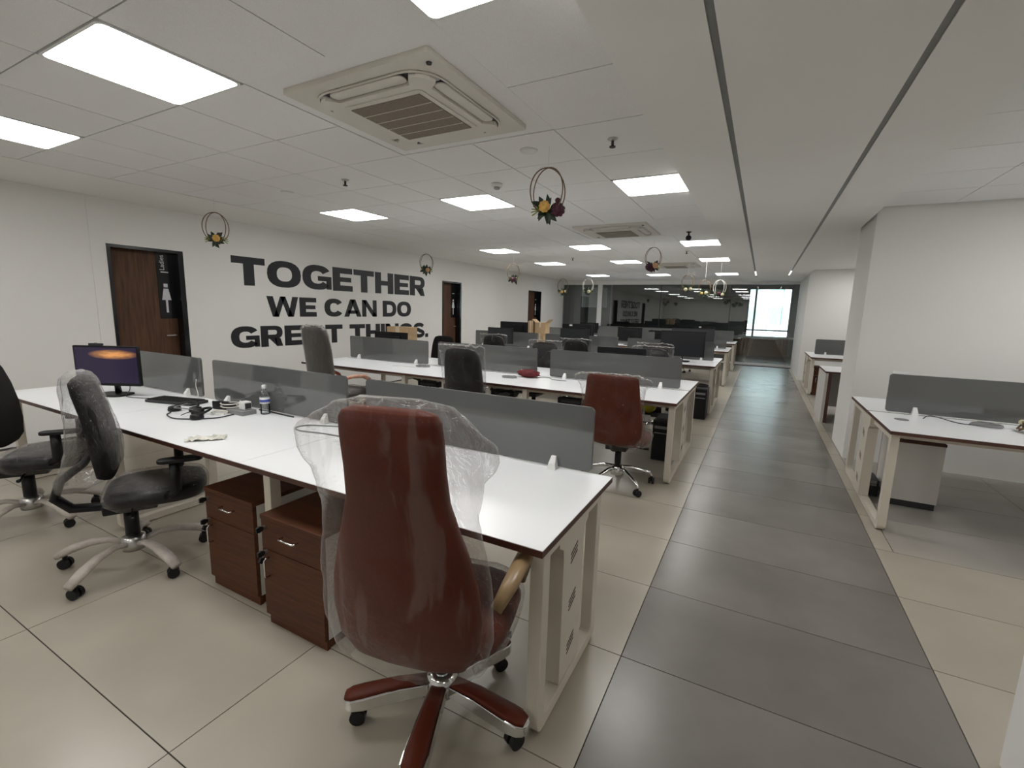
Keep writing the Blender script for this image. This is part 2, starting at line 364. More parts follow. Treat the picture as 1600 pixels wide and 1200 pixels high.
# doors
for n, (a, b) in enumerate(DOORS):
    xd = XW-0.13
    d = struct(MB().box(xd-0.04, xd, a+0.035, b-0.06, 0.005, DH-0.035).build('door_%d' % (n+1), 'doorwood'))
    d['label'] = ['brown wood washroom door beside the big wall lettering, left of it', 'brown wood door just right of the wall lettering', 'brown wood door nearest the glass partition'][n]
    MB().box(XW-0.22, XW+0.004, a, a+0.035, 0, DH).box(XW-0.22, XW+0.004, b-0.06, b, 0, DH).box(XW-0.22, XW+0.004, a+0.035, b-0.06, DH-0.035, DH).build('door_frame', 'signface', d, label='black door frame')
    s0 = b-0.06-0.19
    sg = MB().box(xd+0.0005, xd+0.006, s0, b-0.062, 1.27, DH-0.037).build('door_sign', 'signface', d, label='glossy black vertical sign panel')
    ym = s0+0.085
    # washroom figure: square head, flared body, single leg
    MB().box(xd+0.006, xd+0.008, ym-0.022, ym+0.022, 1.655, 1.70).build('figure_head', 'signwhite', sg)
    MB().prism([(ym-0.052, 1.50), (ym+0.052, 1.50), (ym+0.026, 1.64), (ym-0.026, 1.64)], 'x', xd+0.006, xd+0.008).box(xd+0.006, xd+0.008, ym-0.012, ym+0.012, 1.345, 1.50).build('figure_body', 'signwhite', sg)
    MB().box(xd+0.006, xd+0.008, ym-0.042, ym+0.042, 1.835, 1.847).build('sign_bar', 'signwhite', sg)
    if n == 0:
        cu = bpy.data.curves.new('sign_lettering', 'FONT'); cu.body = 'Ladies'; cu.size = 0.075; cu.extrude = 0.0006
        to = bpy.data.objects.new('tmp', cu); me = bpy.data.meshes.new_from_object(to); bpy.data.objects.remove(to)
        me.materials.clear(); me.materials.append(MATS['signwhite'])
        t = bpy.data.objects.new('sign_lettering', me); C.objects.link(t); t.parent = sg
        # reads upwards: text x axis -> +Z, text y axis -> -Y
        t.matrix_local = Matrix(((0, 0, 1, xd+0.0075), (0, -1, 0, ym+0.0), (1, 0, 0, 1.86), (0, 0, 0, 1)))
    h_ = MB().tube([(xd+0.001, b-0.11, 1.06), (xd+0.05, b-0.11, 1.06), (xd+0.055, b-0.125, 1.06), (xd+0.055, b-0.22, 1.06)], 0.009, 8)
    h_.lathe([(0.024, 0), (0.024, 0.004)], 14, (xd+0.004, b-0.11, 1.058)); h_.build('door_handle', 'steel', d, True)
    MB().box(XW-0.26, XW-0.23, a-0.1, b+0.1, 0, DH+0.1).build('door_lining', 'signface', d)

# ------------------------------------------------------------------ lettering on the wall
def arcpts(cx, cy_, rx, ry, a0, a1, n=18, e=2.4):
    out = []
    for k in range(n+1):
        a = math.radians(a0+(a1-a0)*k/n); c, s_ = math.cos(a), math.sin(a)
        out.append((cx+rx*math.copysign(abs(c)**(2/e), c), cy_+ry*math.copysign(abs(s_)**(2/e), s_)))
    return out
def strip_quads(o, i): return [[o[k], o[k+1], i[k+1], i[k]] for k in range(len(o)-1)]
def ringg(w, a0, a1, sv, sh, h=1.0, y=0.0, x=0.0, n=22):
    return strip_quads(arcpts(x+w/2, y+h/2, w/2, h/2, a0, a1, n), arcpts(x+w/2, y+h/2, w/2-sv, h/2-sh, a0, a1, n))
def R(x0, x1, y0, y1): return [(x0, y0), (x1, y0), (x1, y1), (x0, y1)]
def glyph(ch):
    s, b = 0.335, 0.245
    if ch == 'T': return 1.05, [R(0, 1.05, 1-b, 1), R(.525-s/2, .525+s/2, 0, 1-b)]
    if ch == 'O': return 1.22, ringg(1.22, 0, 360, s, b*0.95)
    if ch == 'C': return 1.15, ringg(1.15, 32, 328, s, b)
    if ch == 'G': return 1.2, ringg(1.2, 32, 325, s, b) + [R(.62, 1.2, .37, .56), R(1.2-.22, 1.2, 0.03, .37)]
    if ch == 'E': return .92, [R(0, s, 0, 1), R(s, .92, 1-b, 1), R(s, .86, .5-.1, .5+.1), R(s, .92, 0, b)]
    if ch == 'H': return 1.05, [R(0, s, 0, 1), R(1.05-s, 1.05, 0, 1), R(s, 1.05-s, .39, .61)]
    if ch == 'I': return .31, [R(0, .31, 0, 1)]
    if ch == '.': return .30, [R(0, .29, 0, .26)]
    if ch == 'R': return 1.06, [R(0, s, 0, 1)] + [R(s, .64, 1-.2, 1), R(s, .64, .37, .57)] + strip_quads(arcpts(.64, .685, .38, .315, 90, -90, 14), arcpts(.64, .685, .11, .115, 90, -90, 14)) + [[(.40, .37), (.72, .37), (.74, 0.0), (.74, 0)], [(.62, .40), (.9, .40), (1.02, .0), (.72, 0.0)]]
    if ch == 'D': return 1.1, [R(0, s, 0, 1)] + [R(s, .55, 1-b, 1), R(s, .55, 0, b)] + strip_quads(arcpts(.55, .5, .55, .5, 90, -90, 18), arcpts(.55, .5, .25, .5-b, 90, -90, 18))
    if ch == 'A': return 1.15, [[(0, 0), (.31, 0), (.72, 1), (.40, 1)], [(.84, 0), (1.15, 0), (.75, 1), (.43, 1)], R(.25, .9, .17, .36)]
    if ch == 'N': return 1.06, [R(0, .29, 0, 1), R(.77, 1.06, 0, 1), [(.0, 1), (.31, 1), (1.06, 0), (.75, 0)]]
    if ch == 'W': return 1.55, [[(0, 1), (.3, 1), (.55, 0), (.26, 0)], [(.30, 0), (.55, 0), (.90, 1), (.65, 1)], [(.65, 1), (.90, 1), (1.25, 0), (1.0, 0)], [(1.0, 0), (1.29, 0), (1.55, 1), (1.25, 1)]]
    if ch == 'S':
        pts = arcpts(.53, .715, .385, .175, 20, 90, 8, 2)[:] + arcpts(.53, .715, .385, .175, 90, 262, 14, 2)[1:] + arcpts(.53, .285, .395, .175, 82, -90, 14, 2) + arcpts(.53, .285, .395, .175, -90, -165, 8, 2)[1:]
        o_, i_ = [], []
        for k, p in enumerate(pts):
            a, c = pts[max(k-1, 0)], pts[min(k+1, len(pts)-1)]
            tx, ty = c[0]-a[0], c[1]-a[1]; L = math.hypot(tx, ty) or 1; hw = 0.125
            o_.append((p[0]-ty/L*hw, p[1]+tx/L*hw)); i_.append((p[0]+ty/L*hw, p[1]-tx/L*hw))
        return 1.05, strip_quads(o_, i_)
sign = thing('wall_lettering', 'large black three-line motto lettering on the white left wall', 'lettering', (XW, 3.84, 0.85))
for txt, y0, y1, z0, z1 in (('TOGETHER', 3.91, 8.09, 1.735, 2.13), ('WE CAN DO', 4.40, 7.62, 1.295, 1.60), ('GREAT THINGS.', 3.84, 8.19, 0.85, 1.16)):
    gap = 0.06; sp_ = 0.40
    tot = sum((sp_ if c == ' ' else glyph(c)[0]+gap) for c in txt)-gap
    k = (y1-y0)/tot; u = 0; hh = z1-z0
    for c in txt:
        if c == ' ': u += sp_; continue
        w, polys = glyph(c); m = MB()
        for P_ in polys:
            m.prism([((u+px)*k + y0-3.84, pz*hh + z0-0.85) for px, pz in P_], 'x', 0.0002, 0.003)
        m.build('letter', 'letter', sign); u += w+gap

# ------------------------------------------------------------------ ceiling lights, air conditioners, small ceiling devices
ROWN = ['nearest row', 'second row from the camera', 'third row', 'fourth row', 'last row before the glass']
COLN = ['nearest the lettered wall', 'in the middle column', 'beside the plain soffit']
lf = MB(); lf.frame(rrect(-.298, .298, -.298, .298, .03), rrect(-.286, .286, -.286, .286, .03), 'z', -0.006, 0.0115); lf_me = lf.mesh('frame', 'white')
ld_me = MB().prism(rrect(-.286, .286, -.286, .286, .03), 'z', -0.004, 0.0105).mesh('diffuser', 'panel')
def ceiling_light(x, y, label):
    t = thing('ceiling_light', label, 'ceiling light', (x, y, CZ), 0, 'square recessed ceiling lights')
    for nm, me in (('frame', lf_me), ('diffuser', ld_me)):
        o = bpy.data.objects.new(nm, me); C.objects.link(o); o.parent = t
for j, y in enumerate(LY):
    for i, x in enumerate(LX):
        ceiling_light(x+.3, y+.3, 'square lit ceiling panel, %s, %s' % (ROWN[j], COLN[i]))
for i, x in enumerate(LX):
    # the grid of panels goes on behind the camera
    ceiling_light(x+.3, -1.7, 'square lit ceiling panel behind the camera, %s' % COLN[i])
# the bays right of the soffit have panels of their own, beyond the picture edge
for x, y, lab in ((2.38, 2.9, 'square lit ceiling panel in the right-hand bay, nearer the camera'), (2.6, 4.6, 'square lit ceiling panel in the right-hand bay, above the right-hand desk'), (1.9, 9.5, 'square lit ceiling panel in the far right-hand bay, behind the pier'), (1.9, 11.9, 'square lit ceiling panel in the far right-hand bay, nearest the far wall'), (2.38, -1.7, 'square lit ceiling panel behind the camera, in the right-hand bay')):
    ceiling_light(x, y, lab)

def air_conditioner(x, y, label):
    t = thing('ceiling_air_conditioner', label, 'air conditioner', (x, y, CZ), 0, 'ceiling cassette air conditioners')
    MB().box(-.598, .598, -.598, .598, 0.004, 0.0115).build('surround', 'ctile', t)
    pl = MB().prism(rrect(-.475, .475, -.475, .475, .012), 'z', -0.022, 0.0035).build('panel', 'ivory', t)
    MB().prism(rrect(-.40, .40, -.40, .40, .16, 8), 'z', -0.0245, -0.0222).build('recess', 'dark', pl)
    MB().frame(rrect(-.40, .40, -.40, .40, .16, 8), rrect(-.392, .392, -.392, .392, .155, 8), 'z', -0.031, -0.022).build('rim', 'ivory', pl)
    cpts = []
    for q in range(4):
        a = q*PI/2; ca, sa = math.cos(a), math.sin(a)
        fl = MB().prism(rrect(-.245, .245, .318, .387, .034, 6), 'z', -0.036, -0.026).build('flap', 'ivory', t, bevel=0.004); fl.rotation_euler = (0, 0, a)
        cn = MB().prism([(.262, .335), (.30, .335), (.318, .372), (.27, .387)], 'z', -0.034, -0.026).build('corner_cap', 'frost', t); cn.rotation_euler = (0, 0, a)
        side = [(-.262, .350), (-.235, .312), (.235, .312), (.262, .350)][::-1]
        corner = [(.325-.045+.09*math.cos(x), .325-.045+.09*math.sin(x)) for x in [rad0*PI/180 for rad0 in (0, 22, 45, 68, 90)]]
        for u, v in corner + side: cpts.append((u*ca-v*sa, u*sa+v*ca))
    cv = MB().prism(cpts, 'z', -0.046, -0.0247).build('centre_cover', 'ivory', t)
    MB().prism(rrect(-.265, .265, -.265, .265, .03, 5), 'z', -0.0521, -0.0461).build('grille_frame', 'ivory', t, bevel=0.003)
    gr = MB().box(-.235, .235, -.235, .235, -0.0560, -0.0522).build('grille', 'grille', t)
    MB().box(-.235, .235, -.142, -.137, -0.0575, -0.0561).box(-.235, .235, -.045, -.04, -0.0575, -0.0561).box(-.235, .235, .05, .055, -0.0575, -0.0561).box(-.235, .235, .145, .15, -0.0575, -0.0561).build('grille_bar', 'cream', gr)
    MB().lathe([(0.012, -0.030), (0.014, -0.0222)], 12, (.425, -.40, 0)).build('sensor', 'dark', t)
air_conditioner(-1.845, 2.2, 'cassette air conditioner nearest the camera, between two ceiling panels')
air_conditioner(-1.845, 6.4, 'second cassette air conditioner, behind the nearest flower hoop')
air_conditioner(-1.845, 11.2, 'farthest cassette air conditioner near the glass partition')
def sprinkler(x, y, label):
    t = thing('sprinkler', label, 'sprinkler', (x, y, CZ), 0, 'ceiling sprinklers')
    MB().lathe([(0.034, 0), (0.034, -0.004), (0.015, -0.012)][::-1], 14).build('escutcheon', 'steel', t, True)
    MB().tube([(0, 0, -0.01), (0, 0, -0.045)], 0.009, 8).lathe([(0.02, -0.052), (0.02, -0.046)], 12).build('head', 'dark', t)
sprinkler(-3.38, 3.1, 'ceiling sprinkler left of the nearest air conditioner corner')
sprinkler(-0.96, 3.09, 'ceiling sprinkler beside the soffit, nearest one')
sprinkler(-1.29, 8.8, 'small ceiling sprinkler near the fourth row of lights')
sprinkler(-3.6, 9.3, 'ceiling sprinkler between third and fourth light rows')
def detector(x, y, label, flat=False):
    t = thing('smoke_detector', label, 'detector', (x, y, CZ))
    if flat: MB().lathe([(0.02, -0.012), (0.055, -0.010), (0.062, 0)], 20).build('disc', 'white', t, True)
    else:
        MB().lathe([(0.035, -0.03), (0.045, -0.026), (0.05, 0)], 20).build('base', 'white', t, True)
        MB().lathe([(0.018, -0.05), (0.026, -0.045), (0.026, -0.0301)], 16).build('sensing_chamber', 'frost', t, True)
detector(-2.19, 3.73, 'white smoke detector beside the second row of lights')
detector(-1.55, 3.07, 'flat round white disc on the ceiling above the flower hoop', True)
detector(-4.3, 3.2, 'small flat disc on the ceiling near the lettered wall', True)
t = thing('security_camera', 'small black ball camera hanging beside a ceiling light', 'camera', (-0.99, 6.81, CZ))
MB().lathe([(0.03, -0.012), (0.035, 0)], 14).build('mount', 'black', t, True)
MB().tube([(0, 0, -0.01), (0, 0, -0.05)], 0.012, 8).build('stem', 'black', t)
MB().ball((0, 0, -0.08), 0.038, 14, 8).build('camera_ball', 'black', t, True)

# ------------------------------------------------------------------ glass partition, dim room and window behind it
struct(MB().box(XW, 0.86, YF-0.06, YF+0.06, 2.44, CZ+0.011).build('trim_bulkhead', 'gypsum'))
struct(MB().box(XW, 0.86, YF-0.04, YF+0.04, 0, 0.07).build('trim_kerb', 'white'))
gp = thing('glass_partition', 'floor to ceiling glass partition across the far end', 'partition', (0, YF, 0))
edges = [-6.49, -6.25, -5.19, -5.03, -3.04, -0.93, 0.855]
for i in range(len(edges)-1):
    a, b = edges[i], edges[i+1]
    if i == 2: continue
    MB().box(a+0.006, b-0.006, -0.006, 0.006, 0.071, 2.439).build('pane', 'glass', gp)
MB().box(-5.19, -5.03, -0.035, 0.035, 0.071, 2.439).build('post', 'white', gp, label='white vertical post')
for x in (-3.04, -0.93): MB().box(x-0.008, x+0.008, -0.012, 0.012, 0.071, 2.439).build('mullion', 'black', gp, label='thin black joint strip')
# room behind
YB = 19.6
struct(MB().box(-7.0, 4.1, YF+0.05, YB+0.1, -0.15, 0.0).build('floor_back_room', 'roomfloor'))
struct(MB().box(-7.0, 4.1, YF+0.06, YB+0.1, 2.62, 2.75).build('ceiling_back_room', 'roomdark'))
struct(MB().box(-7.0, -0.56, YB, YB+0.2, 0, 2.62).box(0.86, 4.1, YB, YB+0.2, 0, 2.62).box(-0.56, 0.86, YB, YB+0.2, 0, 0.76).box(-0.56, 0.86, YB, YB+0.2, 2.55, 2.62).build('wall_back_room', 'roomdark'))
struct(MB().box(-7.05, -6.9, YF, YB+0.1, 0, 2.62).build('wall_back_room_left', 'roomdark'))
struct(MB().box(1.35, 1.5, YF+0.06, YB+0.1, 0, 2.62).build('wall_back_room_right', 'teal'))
w = struct(MB().box(-0.56, 0.86, YB+0.05, YB+0.06, 0.76, 2.55).build('window_1', 'clear'))
MB().box(-0.56, -0.50, YB-0.02, YB+0.04, 0.76, 2.55).box(0.82, 0.86, YB-0.02, YB+0.04, 0.76, 2.55).box(-0.50, 0.82, YB-0.02, YB+0.04, 2.47, 2.55).build('window_frame', 'black', w)
MB().box(-0.33, -0.26, YB-0.02, YB+0.045, 0.76, 2.47).build('mullion', 'black', w)
MB().box(-0.50, 0.82, YB-0.02, YB+0.045, 0.96, 1.01).build('transom', 'black', w)
for x in (0.14, 0.58): MB().box(x-0.007, x+0.007, YB+0.0, YB+0.045, 0.76, 2.47).build('glazing_bar', 'dark', w)
MB().box(-0.9, 1.3, YB-0.42, YB+0.0, 0.70, 0.755).build('window_sill', 'frost', w)
t = thing('credenza', 'low dark brown cabinet under the far window behind glass', 'cabinet', (0, YB-0.38, 0))
MB().box(-0.80, 0.88, 0.0, 0.37, 0.05, 0.698).build('body', 'credenza', t)
for x in (-0.80, -0.24, 0.32): MB().box(x+0.005, x+0.555, -0.018, -0.0005, 0.06, 0.69).build('door', 'credenza', t)
t = thing('whiteboard', 'pale whiteboard hanging in the dim room behind the glass', 'board', (-6.0, 18.2, 1.75))
MB().box(-0.55, 0.45, 0, 0.02, -0.05, 0.68).build('panel', 'frost', t)
MB().frame(rrect(-0.57, 0.47, -0.07, 0.70, .01), rrect(-0.55, 0.45, -0.05, 0.68, .005), 'y', -0.004, 0.024).build('frame', 'aluminium', t)
t = thing('partition_panel', 'dark wall panel supporting the whiteboard behind the glass', 'panel', (-6.0, 18.23, 0))
MB().box(-0.9, 0.62, 0, 0.08, 0.0, 2.618).build('board', 'roomdark', t); MB().box(0.62, 0.66, -0.01, 0.09, 0, 2.618).build('edge_strip', 'frost', t)
ceiling_light(0.2, 18.1, 'added unseen light panel brightening the room behind the glass, hidden by the bulkhead')  # extra panel, added out of sight to brighten the credenza and back walls
bpy.data.objects[[o.name for o in bpy.data.objects if o.get('label', '').endswith('hidden by the bulkhead')][0]].location.z = 2.608
# building outside the window
t = thing('building', 'pale washed out building seen through the far window', 'building', (0, 40, 0))
MB().box(-9, 9, 0, 8, -20, 14).build('wall', 'facade', t)
bw = MB().box(-0.45, 0.45, -0.05, 0.0, 0, 1.3).mesh('window', 'facadeglass')
for i in range(7):
    for k in range(4):
        o = bpy.data.objects.new('window', bw); C.objects.link(o); o.parent = t; o.location = (-4.0+1.6*i, -0.001, -1.5+2.4*k)

# ------------------------------------------------------------------ bench desks with screens
DZ = 0.745
def desk_leg(t, x, y0, y1, end=False, cover=True):
    """loop of flat steel tube, rounded at the foot; end legs carry the vented cable cover"""
    L = MB().frame(rrect(y0, y1, 0.004, DZ-0.026, 0.045, 4, (0, 0, 1, 1)), rrect(y0+0.055, y1-0.055, 0.05, DZ-0.075, 0.03, 4, (0, 0, 1, 1)), 'x', x-0.025, x+0.025).build('leg', 'cream', t, bevel=0.003)
    MB().box(x-0.02, x+0.02, y0+0.05, y0+0.085, 0.0, 0.0042).box(x-0.02, x+0.02, y1-0.085, y1-0.05, 0.0, 0.0042).build('foot_pad', 'dark', L)
    if not cover: return
    ym = (y0+y1)/2; w = 0.11 if y1-y0 < 1 else 0.13
    pr = [(ym-w-.05, DZ-.03), (ym-w-.045, DZ-.10), (ym-w-.005, DZ-.125), (ym-w, DZ-.16), (ym-w*.95, 0.052), (ym+w*.95, 0.052), (ym+w, DZ-.16), (ym+w+.005, DZ-.125), (ym+w+.045, DZ-.10), (ym+w+.05, DZ-.03)]
    cvr = MB().prism(pr, 'x', x-0.05, x+0.018).build('cable_cover', 'cream', t)
    if end:
        sg = 1 if end > 0 else -1; xs = x+0.0182 if end > 0 else x-0.0502
        for zc in (0.56, 0.36, 0.17):
            s = MB()
            for q in (-1, 0, 1):
                zz = zc+q*0.018
                s.prism([(ym-0.035, zz-0.017), (ym+0.035, zz+0.010), (ym+0.035, zz+0.016), (ym-0.035, zz-0.011)], 'x', xs, xs+sg*0.0012)
            s.build('vent_slots', 'slot', cvr)
def bench(name, label, x0, x1, y0, y1, n, end=1, group='bench desks', screen_y=None):
    t = thing(name, label, 'desk', ((x0+x1)/2, (y0+y1)/2, 0), 0, group)
    ox, oy = t.location.x, t.location.y
    X0, X1, Y0, Y1 = x0-ox, x1-ox, y0-oy, y1-oy; p = (X1-X0)/n
    halves = [(Y0, Y1)] if Y1-Y0 < 1 else [(Y0, -0.012), (0.012, Y1)]
    for i in range(n):
        for a, b in halves:
            m = MB(); m.box(X0+i*p+0.0008, X0+(i+1)*p-0.0008, a, b, DZ-0.025, DZ-0.002); m.cur = 1
            m.box(X0+i*p+0.0016, X0+(i+1)*p-0.0016, a+0.002, b-0.002, DZ-0.002, DZ)
            m.build('desk_top', ['edge', 'white_top'], t)
    if len(halves) == 2: MB().box(X0+0.002, X1-0.002, -0.0115, 0.0115, DZ-0.02, DZ-0.006).build('cable_channel', 'aluminium', t)
    ly0, ly1 = Y0+0.06, Y1-0.09 if len(halves) == 1 else Y1-0.06
    for i in range(n+1):
        lx = X0+0.045 if i == 0 else (X1-0.045 if i == n else X0+i*p+0.112)
        e = 0
        if end > 0 and i == n: e = 1
        if end < 0 and i == 0: e = -1
        desk_leg(t, lx, ly0, ly1, e, cover=bool(e))
    for yb in ([Y0+0.16, Y1-0.16] if len(halves) == 2 else [Y0+0.16, Y1-0.14]):
        MB().box(X0+0.071, X1-0.071, yb-0.02, yb+0.02, DZ-0.072, DZ-0.0255).build('beam', 'cream', t)
    return t
screen_me = {}
def screen(xa, xb, y, label, group, z0=DZ+0.012, z1=1.062):
    w = xb-xa
    t = thing('desk_screen', label, 'screen', ((xa+xb)/2, y, DZ), 0, group)
    k = round(w, 2)
    if k not in screen_me:
        m = MB().prism(rrect(-w/2, w/2, z0-DZ, z1-DZ, 0.022, 5), 'y', -0.008, 0.008); screen_me[k] = m.mesh('panel', 'screen')
        c = MB().loft([[(-.022, -.045, 0.0005), (.022, -.045, 0.0005), (.022, .045, 0.0005), (-.022, .045, 0.0005)], [(-.017, -.04, .03), (.017, -.04, .03), (.017, .04, .03), (-.017, .04, .03)], [(-.012, -.017, .062), (.012, -.017, .062), (.012, .017, .062), (-.012, .017, .062)]])
        screen_me['clip'] = c.mesh('clip', 'clip')
    o = bpy.data.objects.new('panel', screen_me[k]); C.objects.link(o); o.parent = t
    for s in (-1, 1):
        o = bpy.data.objects.new('clip', screen_me['clip']); C.objects.link(o); o.parent = t; o.location = (s*(w/2-0.185), 0, 0)
PITCH = 1.575
UN = ['nearest the aisle', 'in the middle of the row', 'at the lettered wall end']
def screens_row(rown, xr, y, label):
    for i in range(3):
        xb = xr-PITCH*i; screen(xb-1.41, xb, y, label % UN[i], 'grey desk screens of '+rown)
bench('bench_desk', 'nearest long white bench desk, one-sided, with two wooden pedestals under it', -5.26, -0.535, 1.24, 2.012, 3)
screens_row('the nearest desk', -0.63, 1.99, 'grey desk screen on the nearest bench desk, %s')
bench('bench_desk', 'second long white bench desk, behind the nearest one', -5.30, -0.57, 4.03, 5.57, 3)
screens_row('the second desk', -0.66, 4.80, 'grey desk screen on the second bench desk, %s')
bench('bench_desk', 'third long white bench desk with monitors, counted from the camera', -5.28, -0.55, 7.35, 8.89, 3)
screens_row('the third desk', -0.64, 8.12, 'grey desk screen on the third bench desk, %s')
bench('bench_desk', 'fourth long white bench desk, counted from the camera', -5.30, -0.57, 10.6, 12.14, 3)
screens_row('the fourth desk', -0.66, 11.37, 'grey desk screen on the fourth bench desk, %s')
bench('bench_desk', 'farthest long white bench desk, in front of the glass partition', -5.32, -0.59, 13.75, 15.29, 3)
screens_row('the farthest desk', -0.68, 14.52, 'grey desk screen on the farthest bench desk, %s')
bench('bench_desk', 'white bench desk right of the aisle, nearest one, against the white pier', 0.84, 3.99, 3.92, 5.50, 2, end=-1)
screen(0.95, 2.36, 4.71, 'grey desk screen on the right-hand desk, with small white bracket on top', 'grey desk screens of the right-hand desk')
screen(2.53, 3.94, 4.71, 'grey desk screen on the right-hand desk, beyond the picture edge', 'grey desk screens of the right-hand desk')
bench('bench_desk', 'white bench desk right of the aisle, far one behind the pier', 0.885, 4.03, 10.5, 12.1, 2, end=-1)
screen(1.0, 2.41, 11.3, 'grey desk screen behind the white pier, right of the aisle', 'grey desk screens of the right-hand desk')
t = thing('side_desk', 'white panel-ended side desk just behind the pier, right of the aisle', 'desk', (1.6, 8.3, 0))
m = MB(); m.box(-.74, .74, -.45, .45, DZ-.025, DZ-.002); m.cur = 1; m.box(-.738, .738, -.448, .448, DZ-.002, DZ); m.build('desk_top', ['edge', 'white_top'], t)
MB().box(-.735, -.70, -.44, .44, 0, DZ-.0255).build('side_panel', 'ped_white', t); MB().box(.70, .735, -.44, .44, 0, DZ-.0255).build('side_panel', 'ped_white', t)
MB().box(-.699, -.66, -.44, -.42, 0, DZ-.0255).build('front_stile', 'edge', t); MB().box(-.659, .699, .38, .40, .12, DZ-.0255).build('modesty_panel', 'ped_white', t)
# white bracket on top of the right-hand screen
tag(MB().box(0.965, 1.06, 4.695, 4.725, 1.0625, 1.088).build('screen_bracket', 'white', bevel=0.006), 'small white bracket lying on top of the right-hand desk screen', 'bracket')

# ------------------------------------------------------------------ pedestals
def pedestal(label, x0, y0, flip=False, w=0.40, d=0.46, h=0.545, pm='wood'):
    t = thing('pedestal_cabinet', label, 'cabinet', (x0+w/2, y0+d/2, 0), PI if flip else 0, 'mobile pedestals')
    a, b = -w/2, w/2; f = -d/2
    MB().box(a, b, f+0.02, d/2, 0.05, h-0.022).build('body', 'ped_white', t)
    MB().box(a+0.01, b-0.004, f+0.012, f+0.03, 0.0, 0.0495).box(a+0.01, b-0.01, f+0.0301, d/2, 0.0, 0.0495).build('plinth', pm, t)
    MB().box(a-0.004, b+0.004, f-0.003, d/2+0.002, h-0.0215, h).build('top', 'wood', t, bevel=0.002)
    dr = MB().box(a+0.001, b-0.001, f, f+0.0195, 0.385, h-0.024).build('drawer', 'wood', t)
    dd = MB().box(a+0.001, b-0.001, f, f+0.0195, 0.052, 0.381).build('door', 'wood', t)
    MB().tube([(-.05, f, .47), (-.05, f-.02, .47), (-.045, f-.026, .47), (.045, f-.026, .47), (.05, f-.02, .47), (.05, f, .47)], 0.0042, 8).build('handle', 'chrome', dr, True)
    MB().tube([(a+.045, f, .345), (a+.045, f-.02, .345), (a+.045, f-.026, .338), (a+.045, f-.026, .262), (a+.045, f-.02, .255), (a+.045, f, .255)], 0.0042, 8).build('handle', 'chrome', dd, True)
    for zz, pp in ((.49, dr), (.372, dd)):
        k = MB().tube([(a+.03, f, zz), (a+.03, f-.012, zz)], 0.009, 10).build('lock', 'steel', pp)
        MB().prism([(f-.012, zz-.008), (f-.03, zz-.016), (f-.045, zz-.012), (f-.045, zz+.008), (f-.03, zz+.012), (f-.012, zz+.006)], 'x', a+.025, a+.035).build('key', 'black', pp)
        if pp is dd: MB().prism([(f-.010, zz-.03), (f-.03, zz-.05), (f-.042, zz-.04), (f-.03, zz-.022)], 'x', a+.020, a+.034).build('spare_key', 'black', pp)
    return t
pedestal('walnut-fronted pedestal beside the brown chair, nearest the aisle, under the nearest desk', -1.925, 1.215)
pedestal('walnut-fronted pedestal left of the other one, under the nearest desk', -2.465, 1.265)
pedestal('white-sided pedestal under the right-hand desk', 1.04, 4.65, True, w=0.31, pm='dark')
pedestal('reddish wooden pedestal under the far right-hand desk', 0.97, 10.62)

# ------------------------------------------------------------------ chairs
def wrinkle(p, seed, amp, sc=(9, 9, 4)):
    q = Vector((p[0]*sc[0]+seed, p[1]*sc[1], p[2]*sc[2]))
    return amp*(noise.noise(q) + 0.45*noise.noise(Vector((p[0]*26+seed, p[1]*26, p[2]*3))) + 0.6*abs(noise.noise(q*2.1)) + 0.35*noise.noise(q*4.3))
def back_loft(sec, e=3.2, n=28, sub_=3):
    """sec: list of (z, half width, half depth, y centre); densified"""
    rings = []
    for i in range(len(sec)-1):
        for k in range(sub_):
            f = k/sub_; f2 = f*f*(3-2*f)*0.3+f*0.7
            z, w, d, y = [sec[i][q]*(1-f)+sec[i+1][q]*f for q in range(4)]
            w = sec[i][1]*(1-f2)+sec[i+1][1]*f2
            rings.append(sring(w, d, z, y, n, e))
    z, w, d, y = sec[-1]; rings.append(sring(w, d, z, y, n, e)); return rings
def cover_mesh(sec, name, m, seed, amp=0.012, e=2.0, n=56, sub_=7, top=True):
    b = MB(); rings = []
    for r in back_loft(sec, e, n, sub_):
        cx = sum(p[0] for p in r)/n; cyy = sum(p[1] for p in r)/n; rr = []
        for p in r:
            dv = Vector((p[0]-cx, p[1]-cyy, 0)); L = dv.length or 1
            a = wrinkle(p, seed, amp)
            rr.append((p[0]+dv.x/L*a, p[1]+dv.y/L*a, p[2]+wrinkle((p[1], p[2], p[0]), seed+5, amp*0.8)))
        rings.append(rr)
    b.loft(rings, cap='top' if top else False)
    return b
